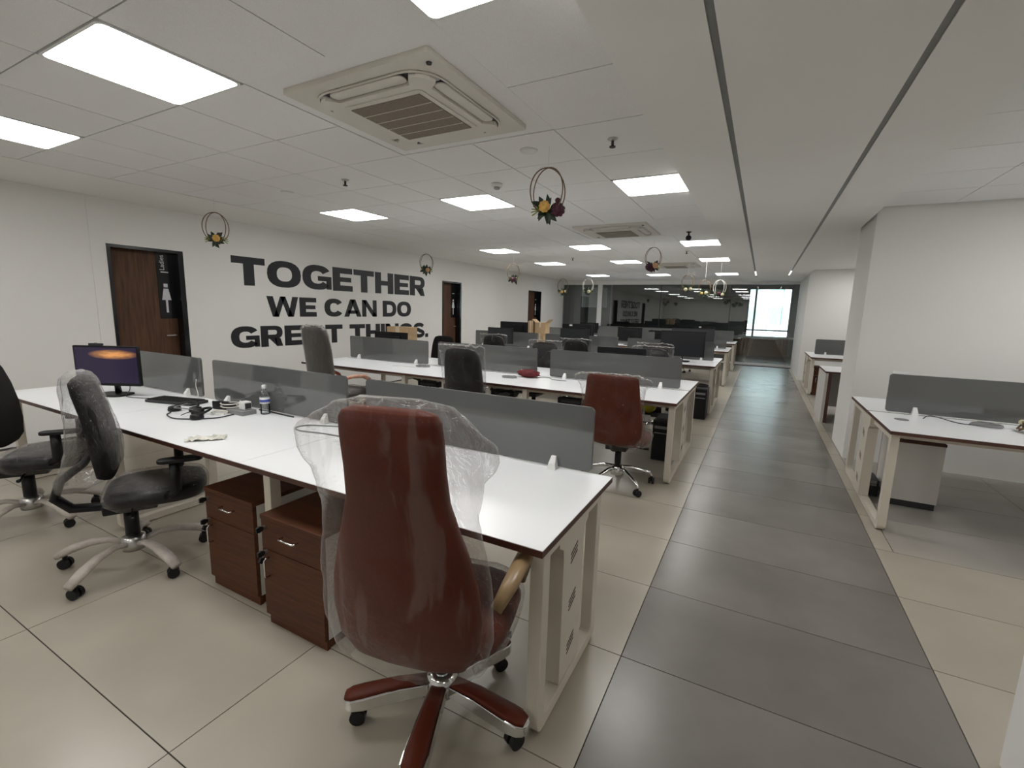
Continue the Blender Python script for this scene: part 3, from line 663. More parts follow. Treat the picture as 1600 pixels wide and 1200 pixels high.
def star_base(t, kind, ang0, R=0.30):
    for k in range(5):
        a = ang0+k*2*PI/5; c, s_ = math.cos(a), math.sin(a)
        def P(r, z, o=0.0): return (c*r - s_*o, s_*r + c*o, z)
        if kind == 'pad':      # wide chrome leg topped with a leather pad
            secs = [(0.05, .032, .10, .145), (0.15, .036, .09, .142), (R-0.02, .042, .075, .122), (R+0.02, .040, .075, .116), (R+0.042, .028, .075, .112), (R+0.05, .012, .078, .108)]
            leg = MB().loft([[P(r, zb, -w), P(r, zb, w), P(r, zt, w), P(r, zt, -w)] for r, w, zb, zt in secs]).build('base_leg', 'chrome', t, bevel=0.004)
            MB().loft([[P(r, zt+.0005, -w*.86), P(r, zt+.0005, w*.86), P(r, zt+.008, w*.6), P(r, zt+.008, -w*.6)] for r, w, zb, zt in secs[:-1]]).build('leg_pad', 'leather_brown', leg, True)
        elif kind == 'tube':
            leg = MB().tube([P(.02, .155), P(.12, .15), P(R*.7, .125), P(R*.93, .105), P(R, .08), P(R, .06)], [.017, .017, .015, .014, .013, .012], 10).build('base_leg', 'chrome', t, True)
        else:                  # swept leg still in its foam wrapping
            leg = MB().tube([P(.03, .125), P(.12, .15), P(R*.62, .142), P(R*.88, .112), P(R+.035, .072)], [.018, .02, .026, .03, .026], 12, flat=0.75).build('base_leg', 'foamwrap', t, True)
        cz = 0.029
        ca = a+1.1+k*1.7; cc, cs = math.cos(ca), math.sin(ca)
        w = MB()
        for sd in (-1, 1):
            ring = []
            for off in (sd*.006, sd*.024):
                ring.append([(c*R - cs*off + cc*.028*math.cos(2*PI*q/14), s_*R + cc*off + cs*.028*math.cos(2*PI*q/14), cz+.028*math.sin(2*PI*q/14)) for q in range(14)])
            w.loft(ring)
        w.tube([(c*R, s_*R, cz), (c*R, s_*R, .075)], 0.012, 8)
        w.build('caster', 'black', leg)
def armrest(t, kind, s, m, ysh=0.0):
    if kind == 'loop':
        MB().tube([(s*.255, -.20, .60), (s*.285, -.16, .66), (s*.295, -.06, .675), (s*.295, .08, .665), (s*.285, .16, .625), (s*.27, .19, .55), (s*.25, .17, .47)], [.022, .03, .034, .034, .03, .024, .02], 12, flat=0.6).build('armrest', m, t, True)
    elif kind == 'post':
        p = MB().tube([(s*.20, .02+ysh*.8, .43), (s*.245, .03+ysh, .48), (s*.25, .03+ysh, .635)], [.03, .03, .027], 10, flat=0.8).build('arm_post', 'black', t, True)
        MB().prism(rrect(s*.25-.036, s*.25+.036, -.045+ysh, .16+ysh, .033), 'z', .636, .658).build('arm_pad', 'black', p, bevel=0.006)
def chair(label, loc, rz, sec, seat, backm, base, base_ang, arms=None, armm=None, cover=None, coverm='wrap', group=None, R=0.30, seed=1.0, column='black', camp=0.012, seatcover=None, ysh=0.0, jbar=False, seam=False):
    t = thing('office_chair', label, 'chair', loc, rz, group)
    b = MB(); b.loft(back_loft(sec)); b.build('backrest', backm, t, True)
    w, y0, y1, zt = seat; y0 += ysh; y1 += ysh
    ym = (y0+y1)/2; dd = (y1-y0)/2
    sc = [(zt-.09, .80, .82), (zt-.075, .96, .96), (zt-.04, 1.0, 1.0), (zt-.012, .95, .95), (zt, .80, .80)]
    MB().loft([sring(w*a, dd*c, z, ym, 28, 3.4) for z, a, c in sc]).build('seat', backm if backm != 'mesh' else 'leather_black', t, True)
    if seatcover:
        r = []
        for z, a, c in [(zt-.10, .9, .9), (zt-.07, 1.03, 1.03), (zt-.03, 1.05, 1.05), (zt+.004, .98, .98), (zt+.012, .8, .8), (zt+.010, .35, .35)]:
            r.append([(p[0], p[1], p[2]+wrinkle(p, seed+3, .006, (14, 5, 3))) for p in sring(w*a, dd*c, z, ym, 40, 3.4)])
        MB().loft(r, cap='top').build('seat_cover', seatcover, t, True, label='clear plastic seat cover')
    MB().box(-.09, .09, -.11, .13, zt-.145, zt-.088).build('tilt_mechanism', 'black', t, bevel=0.01)
    lv = MB().tube([(.08, .02, zt-.12), (.20, .03, zt-.13), (.25, .035, zt-.125)], [.006, .006, .012], 8).build('lever', 'black', t, True)
    # spine joining seat and back
    z0, w0, d0, y0b = sec[1]
    if jbar:   # broad J-shaped bar sweeping out behind the seat and up into the back
        MB().tube([(0, .04, zt-.115), (0, -.12, zt-.115), (0, -.24, zt-.10), (0, -.30, zt-.03), (0, -.27, zt+.06), (0, -.17, zt+.14), (0, -.12, zt+.22)], [.035, .038, .04, .042, .04, .035, .028], 12, flat=.55).build('back_spine', 'black', t, True)
    else:
        MB().tube([(0, -.05, zt-.12), (0, (y0b-.05)/2, zt-.125), (0, y0b-d0*.2, max(zt-.05, z0)), (0, y0b-d0*.6, z0+.10)], [.03, .03, .028, .02], 8, flat=.5).build('back_spine', 'black', t, True)
    MB().tube([(0, 0, .13), (0, 0, zt-.14)], .028 if base != 'foam' else .034, 16).build('gas_column', column, t, True)
    hb = 'chrome' if base != 'foam' else 'steel'
    MB().lathe([(.03, .085), (.055, .09), (.06, .12), (.055, .165), (.034, .175)], 22).build('hub', hb, t, True)
    star_base(t, {'pad': 'pad', 'tube': 'tube', 'foam': 'foam'}[base], base_ang-rz, R)
    if arms:
        for s in (-1, 1): armrest(t, arms, s, armm, ysh+(.10 if jbar else 0))
    if cover:
        cover_mesh(cover, 'plastic_cover', coverm, seed, camp).build('plastic_cover', coverm, t, True, label='loose clear plastic bag')
        if seam:
            zz, ww, dd_, yy = max(cover, key=lambda q: q[0]+q[1]*.35); zt_ = cover[-1][0]
            pts_ = [(ww*1.02*math.copysign(abs(k/12)**.8, k), yy+.008*math.sin(k*1.7+seed), zt_-(zt_-zz)*(k/12)**2*1.1+.026*noise.noise((k*.38, seed, 0))) for k in range(-12, 13)]
            MB().tube(pts_, [.0025+.004*abs(noise.noise((k*.33, seed+2, 1))) for k in range(len(pts_))], 6, flat=1.8).build('bag_seam', 'seam', t, True, label='crinkled milky top seam of the bag')
    return t
rad = math.radians
# tall brown executive chair, bagged
secE = [(.40, .13, .03, -.235), (.43, .195, .045, -.245), (.50, .236, .055, -.26), (.60, .246, .058, -.272), (.70, .236, .056, -.283), (.80, .212, .052, -.295), (.90, .180, .047, -.31), (.97, .160, .045, -.32), (1.06, .154, .046, -.335), (1.15, .154, .046, -.35), (1.20, .151, .042, -.358), (1.222, .140, .03, -.362), (1.232, .11, .016, -.364)]
covE = [(.40, .20, .06, -.25), (.45, .245, .085, -.255), (.56, .268, .10, -.268), (.70, .265, .10, -.285), (.84, .245, .095, -.30), (.95, .235, .09, -.315), (1.04, .25, .085, -.33), (1.10, .285, .075, -.34), (1.15, .29, .07, -.35), (1.20, .235, .06, -.358), (1.24, .17, .05, -.362), (1.258, .09, .03, -.363)]
chair('tall brown leather executive chair under a loose plastic bag, nearest the camera', (-.915, 1.23, 0), rad(14), [(z, w*.95, d, y) for z, w, d, y in secE], (.265, -.22, .27, .47), 'leather_brown', 'pad', rad(2), 'loop', 'tan', covE, 'wrap', R=.30, seed=2.0, column='chrome', seatcover='wrap_clear')
# brown lower-back chair by the second desk
secB = [(.42, .10, .03, -.25), (.45, .20, .042, -.26), (.52, .248, .05, -.27), (.62, .252, .05, -.28), (.74, .238, .05, -.295), (.86, .22, .045, -.31), (.95, .212, .042, -.32), (.985, .206, .036, -.325), (1.0, .19, .02, -.327)]
covB = [(.40, .21, .06, -.26), (.46, .26, .075, -.265), (.55, .275, .08, -.275), (.66, .27, .08, -.288), (.80, .25, .075, -.305), (.90, .27, .065, -.318), (.95, .315, .05, -.325), (.985, .31, .04, -.33), (1.005, .24, .035, -.33), (1.015, .18, .02, -.33)]
chair('brown leather chair in clear plastic at the aisle end of the second desk', (-1.0, 3.89, 0), rad(0), secB, (.255, -.20, .27, .47), 'leather_brown', 'tube', rad(30), None, None, covB, 'wrap_clear', R=.31, seed=9.0, camp=.010, seatcover='wrap_clear', seam=True)
# black mesh task chairs with foam wrapped legs
secM = [(.55, .13, .025, -.065), (.58, .20, .04, -.07), (.68, .225, .045, -.075), (.80, .228, .045, -.085), (.92, .225, .042, -.105), (1.02, .215, .038, -.13), (1.07, .19, .03, -.145), (1.085, .13, .018, -.15)]
covM = [(.49, .10, .07, -.22), (.54, .17, .11, -.17), (.62, .235, .125, -.13), (.74, .25, .11, -.115), (.86, .25, .095, -.12), (.97, .25, .08, -.135), (1.05, .243, .07, -.15), (1.09, .215, .055, -.155), (1.11, .15, .03, -.158)]
chair('black mesh task chair in plastic wrap with foam-wrapped legs, at the nearest desk', (-3.04, 1.165, 0), rad(-28), secM, (.235, -.20, .27, .48), 'mesh', 'foam', rad(5), 'post', 'black', covM, 'wrap_clear', R=.34, seed=4.0, camp=.014, seatcover='wrap_clear', ysh=.10, jbar=True)
chair('black task chair cut by the left picture edge, foam-wrapped legs', (-4.22, 1.08, 0), rad(-32), secM, (.235, -.20, .27, .48), 'mesh', 'foam', rad(14), 'post', 'black', None, R=.33, seed=5.0, seatcover='wrap_clear', ysh=.10, jbar=True)
# grey high-back
secG = [(.45, .14, .03, -.25), (.48, .21, .045, -.26), (.60, .235, .05, -.275), (.80, .24, .05, -.295), (1.0, .238, .048, -.32), (1.15, .228, .045, -.345), (1.21, .21, .04, -.355), (1.24, .16, .022, -.36)]
covG = [(.46, .20, .07, -.26), (.60, .25, .07, -.275), (.80, .255, .07, -.295), (1.0, .255, .07, -.32), (1.15, .25, .065, -.345), (1.22, .24, .055, -.358), (1.25, .20, .035, -.362), (1.26, .12, .02, -.363)]
chair('grey high-back chair with reddish wrapped armrests at the second desk', (-4.42, 3.92, 0), rad(-6), secG, (.26, -.22, .27, .49), 'leather_grey', 'tube', rad(20), 'loop', 'arm_red', covG, 'wrap_clear', R=.31, seed=11.0, camp=.006, seatcover='wrap_clear', seam=True)
# black padded chair, middle of the second desk, and its look-alikes
secK = [(.50, .12, .025, -.24), (.53, .19, .045, -.25), (.64, .215, .055, -.26), (.80, .212, .055, -.28), (.95, .205, .05, -.30), (1.05, .19, .045, -.315), (1.10, .165, .036, -.323), (1.12, .10, .02, -.326)]
covK = [(.48, .21, .07, -.25), (.60, .24, .075, -.26), (.80, .24, .075, -.28), (.98, .245, .07, -.303), (1.07, .255, .06, -.317), (1.12, .262, .045, -.326), (1.145, .255, .03, -.33), (1.15, .20, .018, -.33)]
blk = chair('black padded chair in shiny plastic at the middle of the second desk', (-2.47, 3.93, 0), rad(0), secK, (.25, -.22, .27, .48), 'leather_black', 'tube', rad(12), 'post', 'black', covK, 'wrap_clear', R=.31, seed=14.0, camp=.008, seam=True, group='black wrapped chairs at the desks')
scK = [(z*0.935, w, d, y) for z, w, d, y in secK]; cvK = [(z*0.935, w, d, y) for z, w, d, y in covK]
low = chair('black wrapped chair behind the second desk, middle place, seen between screens', (-2.70, 5.72, 0), PI, scK, (.25, -.22, .27, .47), 'leather_black', 'tube', rad(40), 'post', 'black', cvK, 'wrap_clear', R=.31, seed=20.0, camp=.012, seam=True, group='black wrapped chairs at the desks')
for lab, loc, rz in (
    ('black wrapped chair behind the second desk, at the aisle end', (-1.17, 5.76, 0), PI+.1),
    ('black wrapped chair at the front of the third desk, leftmost place', (-4.02, 7.12, 0), .05),
    ('black wrapped chair at the front of the third desk, middle place', (-2.50, 7.10, 0), -.04),
    ('black wrapped chair at the front of the third desk, aisle end', (-1.27, 7.05, 0), -.12)):
    place(copy_tree(low), lab, loc, rz)
plain = chair('unwrapped black chair behind the second desk, beside the cardboard box', (-4.5, 5.75, 0), PI, scK, (.25, -.22, .27, .47), 'mesh', 'tube', rad(10), 'post', 'black', None, R=.31, seed=23.0, group='plain black chairs at the far desks')
for lab, loc, rz in (
    ('plain black chair behind the fourth desk, nearer the middle', (-2.55, 12.65, .12), PI),
    ('plain black chair behind the fourth desk, nearer the aisle', (-1.85, 12.75, .12), PI+.2),
    ('plain black chair behind the fourth desk, leftmost', (-3.32, 12.65, .12), PI)):
    place(copy_tree(plain), lab, (loc[0], loc[1], 0), rz)

# ------------------------------------------------------------------ monitors
def monitor(label, loc, rz, w=0.55, h=0.335, zb=0.10, on=False, sticker=False, group='desk monitors'):
    t = thing('monitor', label, 'monitor', loc, rz, group)
    MB().prism(rrect(-w/2, w/2, zb, zb+h, .008), 'y', -.012, .014).box(-w*.32, w*.32, .0141, .04, zb+.06, zb+h-.06).build('housing', 'black', t, bevel=0.002)
    MB().box(-w/2+.012, w/2-.012, -.0135, -.0122, zb+.022, zb+h-.012).build('screen', 'desktop' if on else 'monitor_screen', t)
    MB().tube([(0, .07, .012), (0, .065, zb*.8), (0, .041, zb+.12)], [.03, .026, .022], 10, flat=.5).build('stand', 'black', t, True)
    MB().prism(rrect(-.12, .12, -.07, .11, .05), 'z', 0.0005, .014).build('base', 'black', t, bevel=0.003)
    if sticker: MB().box(w*.16, w*.16+.06, .0142, .0155, zb+h-.04, zb+h-.012).build('sticker', 'white', t)
    return t
mon = monitor('lit monitor with dark sunset desktop on the nearest desk', (-4.44, 1.66, DZ), rad(28), .50, .31, .08, True)
wc = thing('webcam', 'small webcam clipped on top of the lit monitor', 'webcam', (-4.51, 1.625, DZ+.3905), rad(28))
MB().box(-.05, .05, -.012, .012, 0, .018).build('body', 'dark', wc, bevel=.004); MB().lathe([(.008, -.002), (.009, .004)], 10, (0, 0, .018)).build('lens', 'chrome', wc)
monitor('dark monitor facing the camera at the aisle end of the third desk', (-1.09, 7.78, DZ), rad(-4), .68, .40, .085, group='monitors on the third desk')
monitor('black monitor seen from behind on the second desk, aisle end', (-1.38, 5.22, DZ), PI, .56, .31, .045, group='monitors on the second desk')
monitor('black monitor beside the cardboard box on the second desk', (-4.78, 5.16, DZ), PI, .62, .335, .045, group='monitors on the second desk')
monitor('black monitor at the front of the third desk, leftmost', (-4.45, 7.82, DZ), 0, .55, .30, .10, group='monitors on the third desk')
monitor('taller black monitor behind the leftmost screen of the third desk', (-4.48, 8.46, DZ), PI, .66, .35, .155, group='monitors on the third desk')
monitor('black monitor at the front of the third desk, middle', (-2.92, 7.80, DZ), 0, .54, .32, .12, group='monitors on the third desk')
monitor('black monitor with white sticker behind the third desk, middle', (-3.12, 8.46, DZ), PI, .60, .36, .15, sticker=True, group='monitors on the third desk')
monitor('black monitor on the fourth desk, second from the wall', (-2.75, 11.05, DZ), PI, .58, .33, .08, group='monitors on the fourth desk')
monitor('black monitor on the fourth desk, with a sticker, near the wall end', (-4.15, 11.70, DZ), PI, .60, .33, .10, sticker=True, group='monitors on the fourth desk')
monitor('wide black monitor on the fourth desk, nearest the aisle', (-1.35, 11.05, DZ), 0, .90, .36, .08, group='monitors on the fourth desk')
monitor('small dark monitor on the fourth desk, beside the wide one', (-2.12, 11.70, DZ), PI, .45, .28, .06, group='monitors on the fourth desk')
monitor('black monitor with white sticker on the farthest desk', (-1.42, 14.1, DZ), PI, .54, .34, .09, sticker=True, group='monitors on the farthest desk')
monitor('black monitor on the farthest desk near the white post', (-4.8, 14.1, DZ), PI, .60, .32, .09, group='monitors on the farthest desk')

# ------------------------------------------------------------------ cardboard boxes
def carton(label, loc, w, d, h, rz=0, flaps=False):
    t = thing('cardboard_box', label, 'box', loc, rz, 'cardboard boxes on the desks')
    MB().box(-w/2, w/2, -d/2, d/2, 0.0005, h).build('carton', 'card', t, bevel=.003)
    MB().box(-w*.09, w*.09, -d/2-.0006, d/2+.0006, h+.0002, h+.0011).box(-w*.09, w*.09, -d/2-.0011, -d/2-.0002, h*.55, h+.001).build('tape', 'tape', t)
    if flaps:
        for s in (-1, 1): MB().prism([(s*w/2, h), (s*(w/2+.07), h+.06), (s*(w/2+.075), h+.054), (s*(w/2+.004), h-.004)], 'y', -d/2+.01, d/2-.01).build('flap', 'card', t)
carton('cardboard box behind the wall-end screen of the second desk', (-4.80, 5.42, DZ), .42, .20, .45)
carton('lower cardboard box of the stack on the third desk', (-3.85, 8.45, DZ), .16, .22, .30)
carton('upper open cardboard box of the stack on the third desk', (-3.85, 8.45, DZ+.3012), .22, .22, .215, flaps=True)
carton('narrow cardboard box beside the stack on the third desk', (-4.06, 8.44, DZ), .11, .2, .54)

# ------------------------------------------------------------------ things on the nearest desk
def cable(name, label, pts, r, m, cat='cable', group=None, n=6):
    P_ = [Vector(p) for p in pts]; out = []
    for i in range(len(P_)-1):
        p0, p1, p2, p3 = P_[max(i-1, 0)], P_[i], P_[i+1], P_[min(i+2, len(P_)-1)]
        for k in range(n):
            t_ = k/n
            out.append(0.5*((2*p1)+(p2-p0)*t_+(2*p0-5*p1+4*p2-p3)*t_**2+(3*p1-p0-3*p2+p3)*t_**3))
    out.append(P_[-1])
    return tag(MB().tube(out, r, 6).build(name, m, None, True), label, cat, group)
def coil(x, y, z, r, turns, sq=1.0, rise=0.004, jit=0.01, a0=0.0):
    return [(x+(r+random.uniform(-jit, jit))*math.cos(a0+2*PI*k/10), y+sq*(r+random.uniform(-jit, jit))*math.sin(a0+2*PI*k/10), z+rise*k/10) for k in range(int(10*turns)+1)]
t = thing('water_bottle', 'clear plastic water bottle with blue label and white cap', 'bottle', (-2.93, 1.93, DZ))
MB().lathe([(.028, .0006), (.031, .006), (.031, .05), (.0295, .06), (.031, .07), (.031, .125), (.026, .15), (.014, .17), (.0125, .18)], 20).build('bottle', 'clear', t, True)
MB().lathe([(.0313, .074), (.0315, .116)], 20).build('label', 'white', t, True); MB().lathe([(.0318, .085), (.0318, .103)], 20).build('label_print', 'labelblue', t, True)
MB().lathe([(.015, .176), (.015, .197), (.012, .2)], 16).build('cap', 'white', t, True)
t = thing('keyboard', 'flat black keyboard lying by the lit monitor', 'keyboard', (-3.78, 1.80, DZ), rad(14))
MB().box(-.21, .21, -.075, .075, .0006, .022).build('case', 'dark', t, bevel=.004)
kb = MB()
for i in range(14):
    for k in range(5): kb.box(-.195+.028*i, -.195+.028*i+.023, -.066+.027*k, -.066+.027*k+.022, .0222, .028)
o = kb.build('keys', 'black', t); o['kind'] = 'stuff'
def headset(label, loc, rz):
    t = thing('headset', label, 'headset', loc, rz)
    MB().tube([(.075*math.cos(a), .03+.075*math.sin(a)*.9, .03+.02*math.sin(a)) for a in [PI*k/14 for k in range(15)]], .008, 8).build('headband', 'black', t, True)
    for s in (-1, 1): MB().lathe([(.036, .0006), (.04, .01), (.036, .03), (.02, .036)], 18, (s*.075, .02, 0)).build('ear_cup', 'leather_black', t, True)
    MB().tube([(-.075, .02, .03), (-.06, -.04, .02), (-.03, -.07, .012)], .003, 6).build('microphone', 'black', t, True)
headset('black headset lying on the nearest desk beside the keyboard', (-3.42, 1.66, DZ), rad(25))
headset('second black headset tangled near the grey tray', (-3.21, 1.62, DZ), rad(-30))
tag(MB().box(-3.16, -2.98, 1.80, 1.90, DZ+.0006, DZ+.03).build('cable_tray', 'cable_grey', None, bevel=.003), 'flat grey tray of adapters in front of the middle screen', 'tray')
t = thing('power_adapter', 'white plug adapter sitting on the grey tray', 'adapter', (-3.04, 1.86, DZ+.0305))
MB().box(-.03, .03, -.028, .028, 0, .055).build('body', 'white', t, bevel=.006); MB().box(.0302, .034, -.02, .02, .01, .045).build('socket_face', 'dark', t)
t = thing('desk_phone', 'small black device with white cable beside the tray', 'device', (-3.30, 1.88, DZ), rad(10))
MB().prism([(-.05, .0006), (.05, .0006), (.05, .03), (-.05, .06)], 'x', -.07, .07).build('body', 'black', t, bevel=.006); MB().box(-.05, .05, -.045, -.01, .052, .056).build('display', 'monitor_screen', t)
cable('cable', 'white cable looped over the adapters on the nearest desk', coil(-3.2, 1.86, DZ+.02, .085, 2.2, .7, .02), .004, 'cable_white', group='cables on the nearest desk')
cable('cable', 'cream ring of cable in front of the grey tray', coil(-3.17, 1.76, DZ+.006, .06, 1.6, .6, .006), .0045, 'cable_white', group='cables on the nearest desk')
cable('cable', 'black cable trailing from the headset to the tray', [(-3.45, 1.6, DZ+.005), (-3.38, 1.545, DZ+.005), (-3.22, 1.53, DZ+.005), (-3.06, 1.66, DZ+.005), (-3.05, 1.785, DZ+.008)], .004, 'cable_black', group='cables on the nearest desk')
cable('cable', 'black cable running behind the water bottle', [(-3.0, 1.93, DZ+.02), (-2.97, 1.96, DZ+.012), (-2.8, 1.965, DZ+.005), (-2.68, 1.96, DZ+.005)], .005, 'cable_black', group='cables on the nearest desk')
cable('cable', 'pale blue cable crossing the headset on the nearest desk', [(-3.55, 1.78, DZ+.03), (-3.46, 1.70, DZ+.045), (-3.4, 1.6, DZ+.045), (-3.34, 1.62, DZ+.042), (-3.3, 1.7, DZ+.02)], .0035, 'cable_grey', group='cables on the nearest desk')
cable('cable', 'grey cable loop near the brown chair on the nearest desk', [(-2.16, 1.985, DZ+.005), (-2.3, 1.93, DZ+.005), (-2.42, 1.87, DZ+.005), (-2.44, 1.80, DZ+.005), (-2.36, 1.76, DZ+.005), (-2.2, 1.79, DZ+.005), (-2.05, 1.80, DZ+.005)], .0045, 'cable_grey', group='cables on the nearest desk')
cable('cable', 'white cable hanging over the wall-end screen clip', [(-3.83, 1.972, DZ+.15), (-3.80, 1.95, DZ+.10), (-3.74, 1.93, DZ+.05), (-3.70, 1.9, DZ+.006)], .003, 'cable_white', group='cables on the nearest desk')
cable('cable', 'thin dark cable at the lit monitor base', [(-4.38, 1.76, DZ+.13), (-4.33, 1.74, DZ+.05), (-4.3, 1.70, DZ+.005), (-4.15, 1.72, DZ+.005), (-3.98, 1.80, DZ+.006)], .003, 'cable_black', group='cables on the nearest desk')
# crumpled paper
b = MB(); nx, ny = 16, 8
b._add([(-.11+.22*i/(nx-1), -.045+.09*k/(ny-1)+.015*noise.noise((i*.4, k*.3, 2)), .004+.022*abs(noise.noise((i*.45, k*.5, 1.3)))) for k in range(ny) for i in range(nx)],
       [(k*nx+i, k*nx+i+1, (k+1)*nx+i+1, (k+1)*nx+i) for k in range(ny-1) for i in range(nx-1)])
o = b.build('crumpled_paper', 'paper', None, False, loc=(-2.62, 1.375, DZ)); o.rotation_euler = (0, 0, rad(48)); o.scale = (.85, .85, 1.2); o.modifiers.new('solidify', 'SOLIDIFY').thickness = .002
tag(o, 'crumpled folded paper note near the front edge of the nearest desk', 'paper')
# cables hanging below the nearest desk
for i, (x, dx) in enumerate(((-2.62, .05), (-2.70, -.04), (-2.56, .02), (-2.78, .06))):
    cable('hanging_cable', 'grey cable hanging below the nearest desk, %s of the four' % ['second from the right', 'second from the left', 'rightmost', 'leftmost'][i], [(x, 1.80, .715), (x+dx, 1.79, .45), (x-dx, 1.77, .22), (x+dx*2, 1.75, .05), (x+dx, 1.73, .008), (x-dx, 1.68+.03*i, .008)], .004, 'cable_grey', group='cables hanging below the nearest desk')

# ------------------------------------------------------------------ second desk: cables, red cloth, things below
cable('cable', 'coiled grey cable on the second desk near the left gap', coil(-3.75, 4.62, DZ+.005, .09, 3.2, .8), .005, 'cable_grey', group='cables on the second desk')
cable('cable', 'white cable lying on the second desk by the left clip', [(-4.1, 4.45, DZ+.004), (-3.95, 4.5, DZ+.004), (-3.8, 4.5, DZ+.004), (-3.65, 4.6, DZ+.004)], .004, 'cable_white', group='cables on the second desk')
cable('cable', 'coiled grey cable beside the red cloth', coil(-2.42, 4.47, DZ+.005, .08, 3.2, .8), .005, 'cable_grey', group='cables on the second desk')
cable('cable', 'thin grey cable between red cloth and right screen', [(-2.2, 4.66, DZ+.004), (-2.05, 4.72, DZ+.004), (-1.95, 4.62, DZ+.004), (-1.8, 4.62, DZ+.004)], .004, 'cable_grey', group='cables on the second desk')
o = MB().ball((0, 0, 0), .11, 18, 8, (1.2, .8, .42), .18).build('red_cloth', 'redcloth', None, True, loc=(-2.26, 4.64, DZ+.046)); tag(o, 'crumpled dark red cloth on the second desk', 'cloth')
def tower(label, x, y, w=.17, d=.40, h=.40, rz=0.0, z=0.0):
    t = thing('computer_tower', label, 'computer', (x, y, z), rz, 'computer towers on the floor')
    MB().box(-w/2, w/2, -d/2, d/2, .0, h).build('case', 'dark', t, bevel=.006)
    MB().box(-w/2+.006, w/2-.006, -d/2-.008, -d/2-.0005, .015, h-.015).build('front_bezel', 'black', t)
    MB().box(-w/2+.02, w/2-.02, -d/2-.0095, -d/2-.0082, h*.8, h*.8+.03).box(-w/2+.02, w/2-.02, -d/2-.0095, -d/2-.0082, h*.68, h*.68+.012).build('drive_bay', 'cable_grey', t)
tower('black computer tower under the aisle end of the second desk', -.80, 4.95, h=.42)
tower('black computer tower at the aisle end of the third desk', -.68, 7.18, .17, .3, .45)
tower('black computer tower under the right-hand desk', 0.965, 4.90, .08, .25, .14)
cable('cable', 'black cables piled on the tower by the third desk', coil(-.68, 7.16, .462, .07, 2.5, 1.2, .012), .008, 'cable_black', group='cables by the towers')
o = MB().ball((0, 0, 0), .12, 16, 8, (.8, .9, 1.2), .12).build('yellow_bag', 'yellowbag', None, True, loc=(-1.02, 5.14, .545)); tag(o, 'yellow plastic bag tucked under the second desk', 'bag')
t = thing('cable_basket', 'black cable basket with white sockets under the second desk', 'basket', (-1.02, 5.14, 0))
MB().box(-.16, .12, -.10, .12, .385, .40).box(-.16, .12, .112, .12, .4001, .45).build('tray', 'black', t); MB().box(-.1, .05, -.13, -.1005, .33, .40).build('socket_strip', 'white', t)
MB().tube([(-.15, .1, .385), (-.15, .1, 0.0)], .012, 8).tube([(.11, .1, .385), (.11, .1, 0.0)], .012, 8).build('support', 'dark', t)
for i, x in enumerate((-3.43, -3.05, -2.41, -1.62)):
    t = thing('socket_tray', 'black socket tray under the second desk, %s' % ['first from the lettered wall', 'second from the lettered wall', 'third from the lettered wall', 'fourth, nearest the aisle'][i], 'tray', (x, 4.35, .56), 0, 'socket trays under the second desk')
    MB().box(-.14, .14, -.05, .05, 0, .065).build('tray', 'black', t, bevel=.004); MB().box(-.1, .1, -.052, -.0505, .02, .045).build('sockets', 'dark', t)
    MB().box(-.13, -.11, -.01, .01, .0655, .158).box(.11, .13, -.01, .01, .0655, .158).build('hanger', 'cream', t)

# ------------------------------------------------------------------ right-hand desk things
cable('cable', 'ring of grey cable lying on the right-hand desk', coil(1.50, 4.50, DZ+.006, .085, 3.1, .7, .004, .006), .005, 'cable_grey', group='cables on the right-hand desk')
cable('cable', 'wavy black cable on the right-hand desk beside the clip', [(1.16, 4.56, DZ+.004), (1.22, 4.62, DZ+.02), (1.34, 4.52, DZ+.004), (1.42, 4.50, DZ+.004), (1.5, 4.63, DZ+.01), (1.6, 4.62, DZ+.004)], .0035, 'cable_black', group='cables on the right-hand desk')
t = thing('desk_grommet', 'oval grey cable grommet set in the right-hand desk', 'grommet', (1.0, 4.42, DZ))
MB().lathe([(.035, .0005), (.045, .0005), (.044, .004), (.036, .004)], 20).build('ring', 'cable_grey', t, True); MB().lathe([(.0001, .0006), (.035, .0012)], 18).build('lid', 'aluminium', t)
t = thing('dry_garland', 'bundle of dried twigs and flowers on the right-hand desk', 'garland', (1.74, 4.42, DZ))
for k in range(26):
    a = random.uniform(0, 2*PI); r = random.uniform(.02, .10)
    MB().tube([(r*math.cos(a), r*math.sin(a), .008+random.uniform(0, .05)), (r*math.cos(a+.9)*1.2, r*math.sin(a+.9), .02+random.uniform(0, .06)), (r*1.3*math.cos(a+1.8), r*1.3*math.sin(a+1.8), .008+random.uniform(0, .04))], .006, 6).build('twig', 'rattan' if k % 3 else 'tan', t, True)
for k in range(5): MB().ball((random.uniform(-.08, .08), random.uniform(-.08, .06), .06), .02, 8, 5, bump=.2).build('flower', ['fl_cream', 'fl_yellow'][k % 2], t, True)

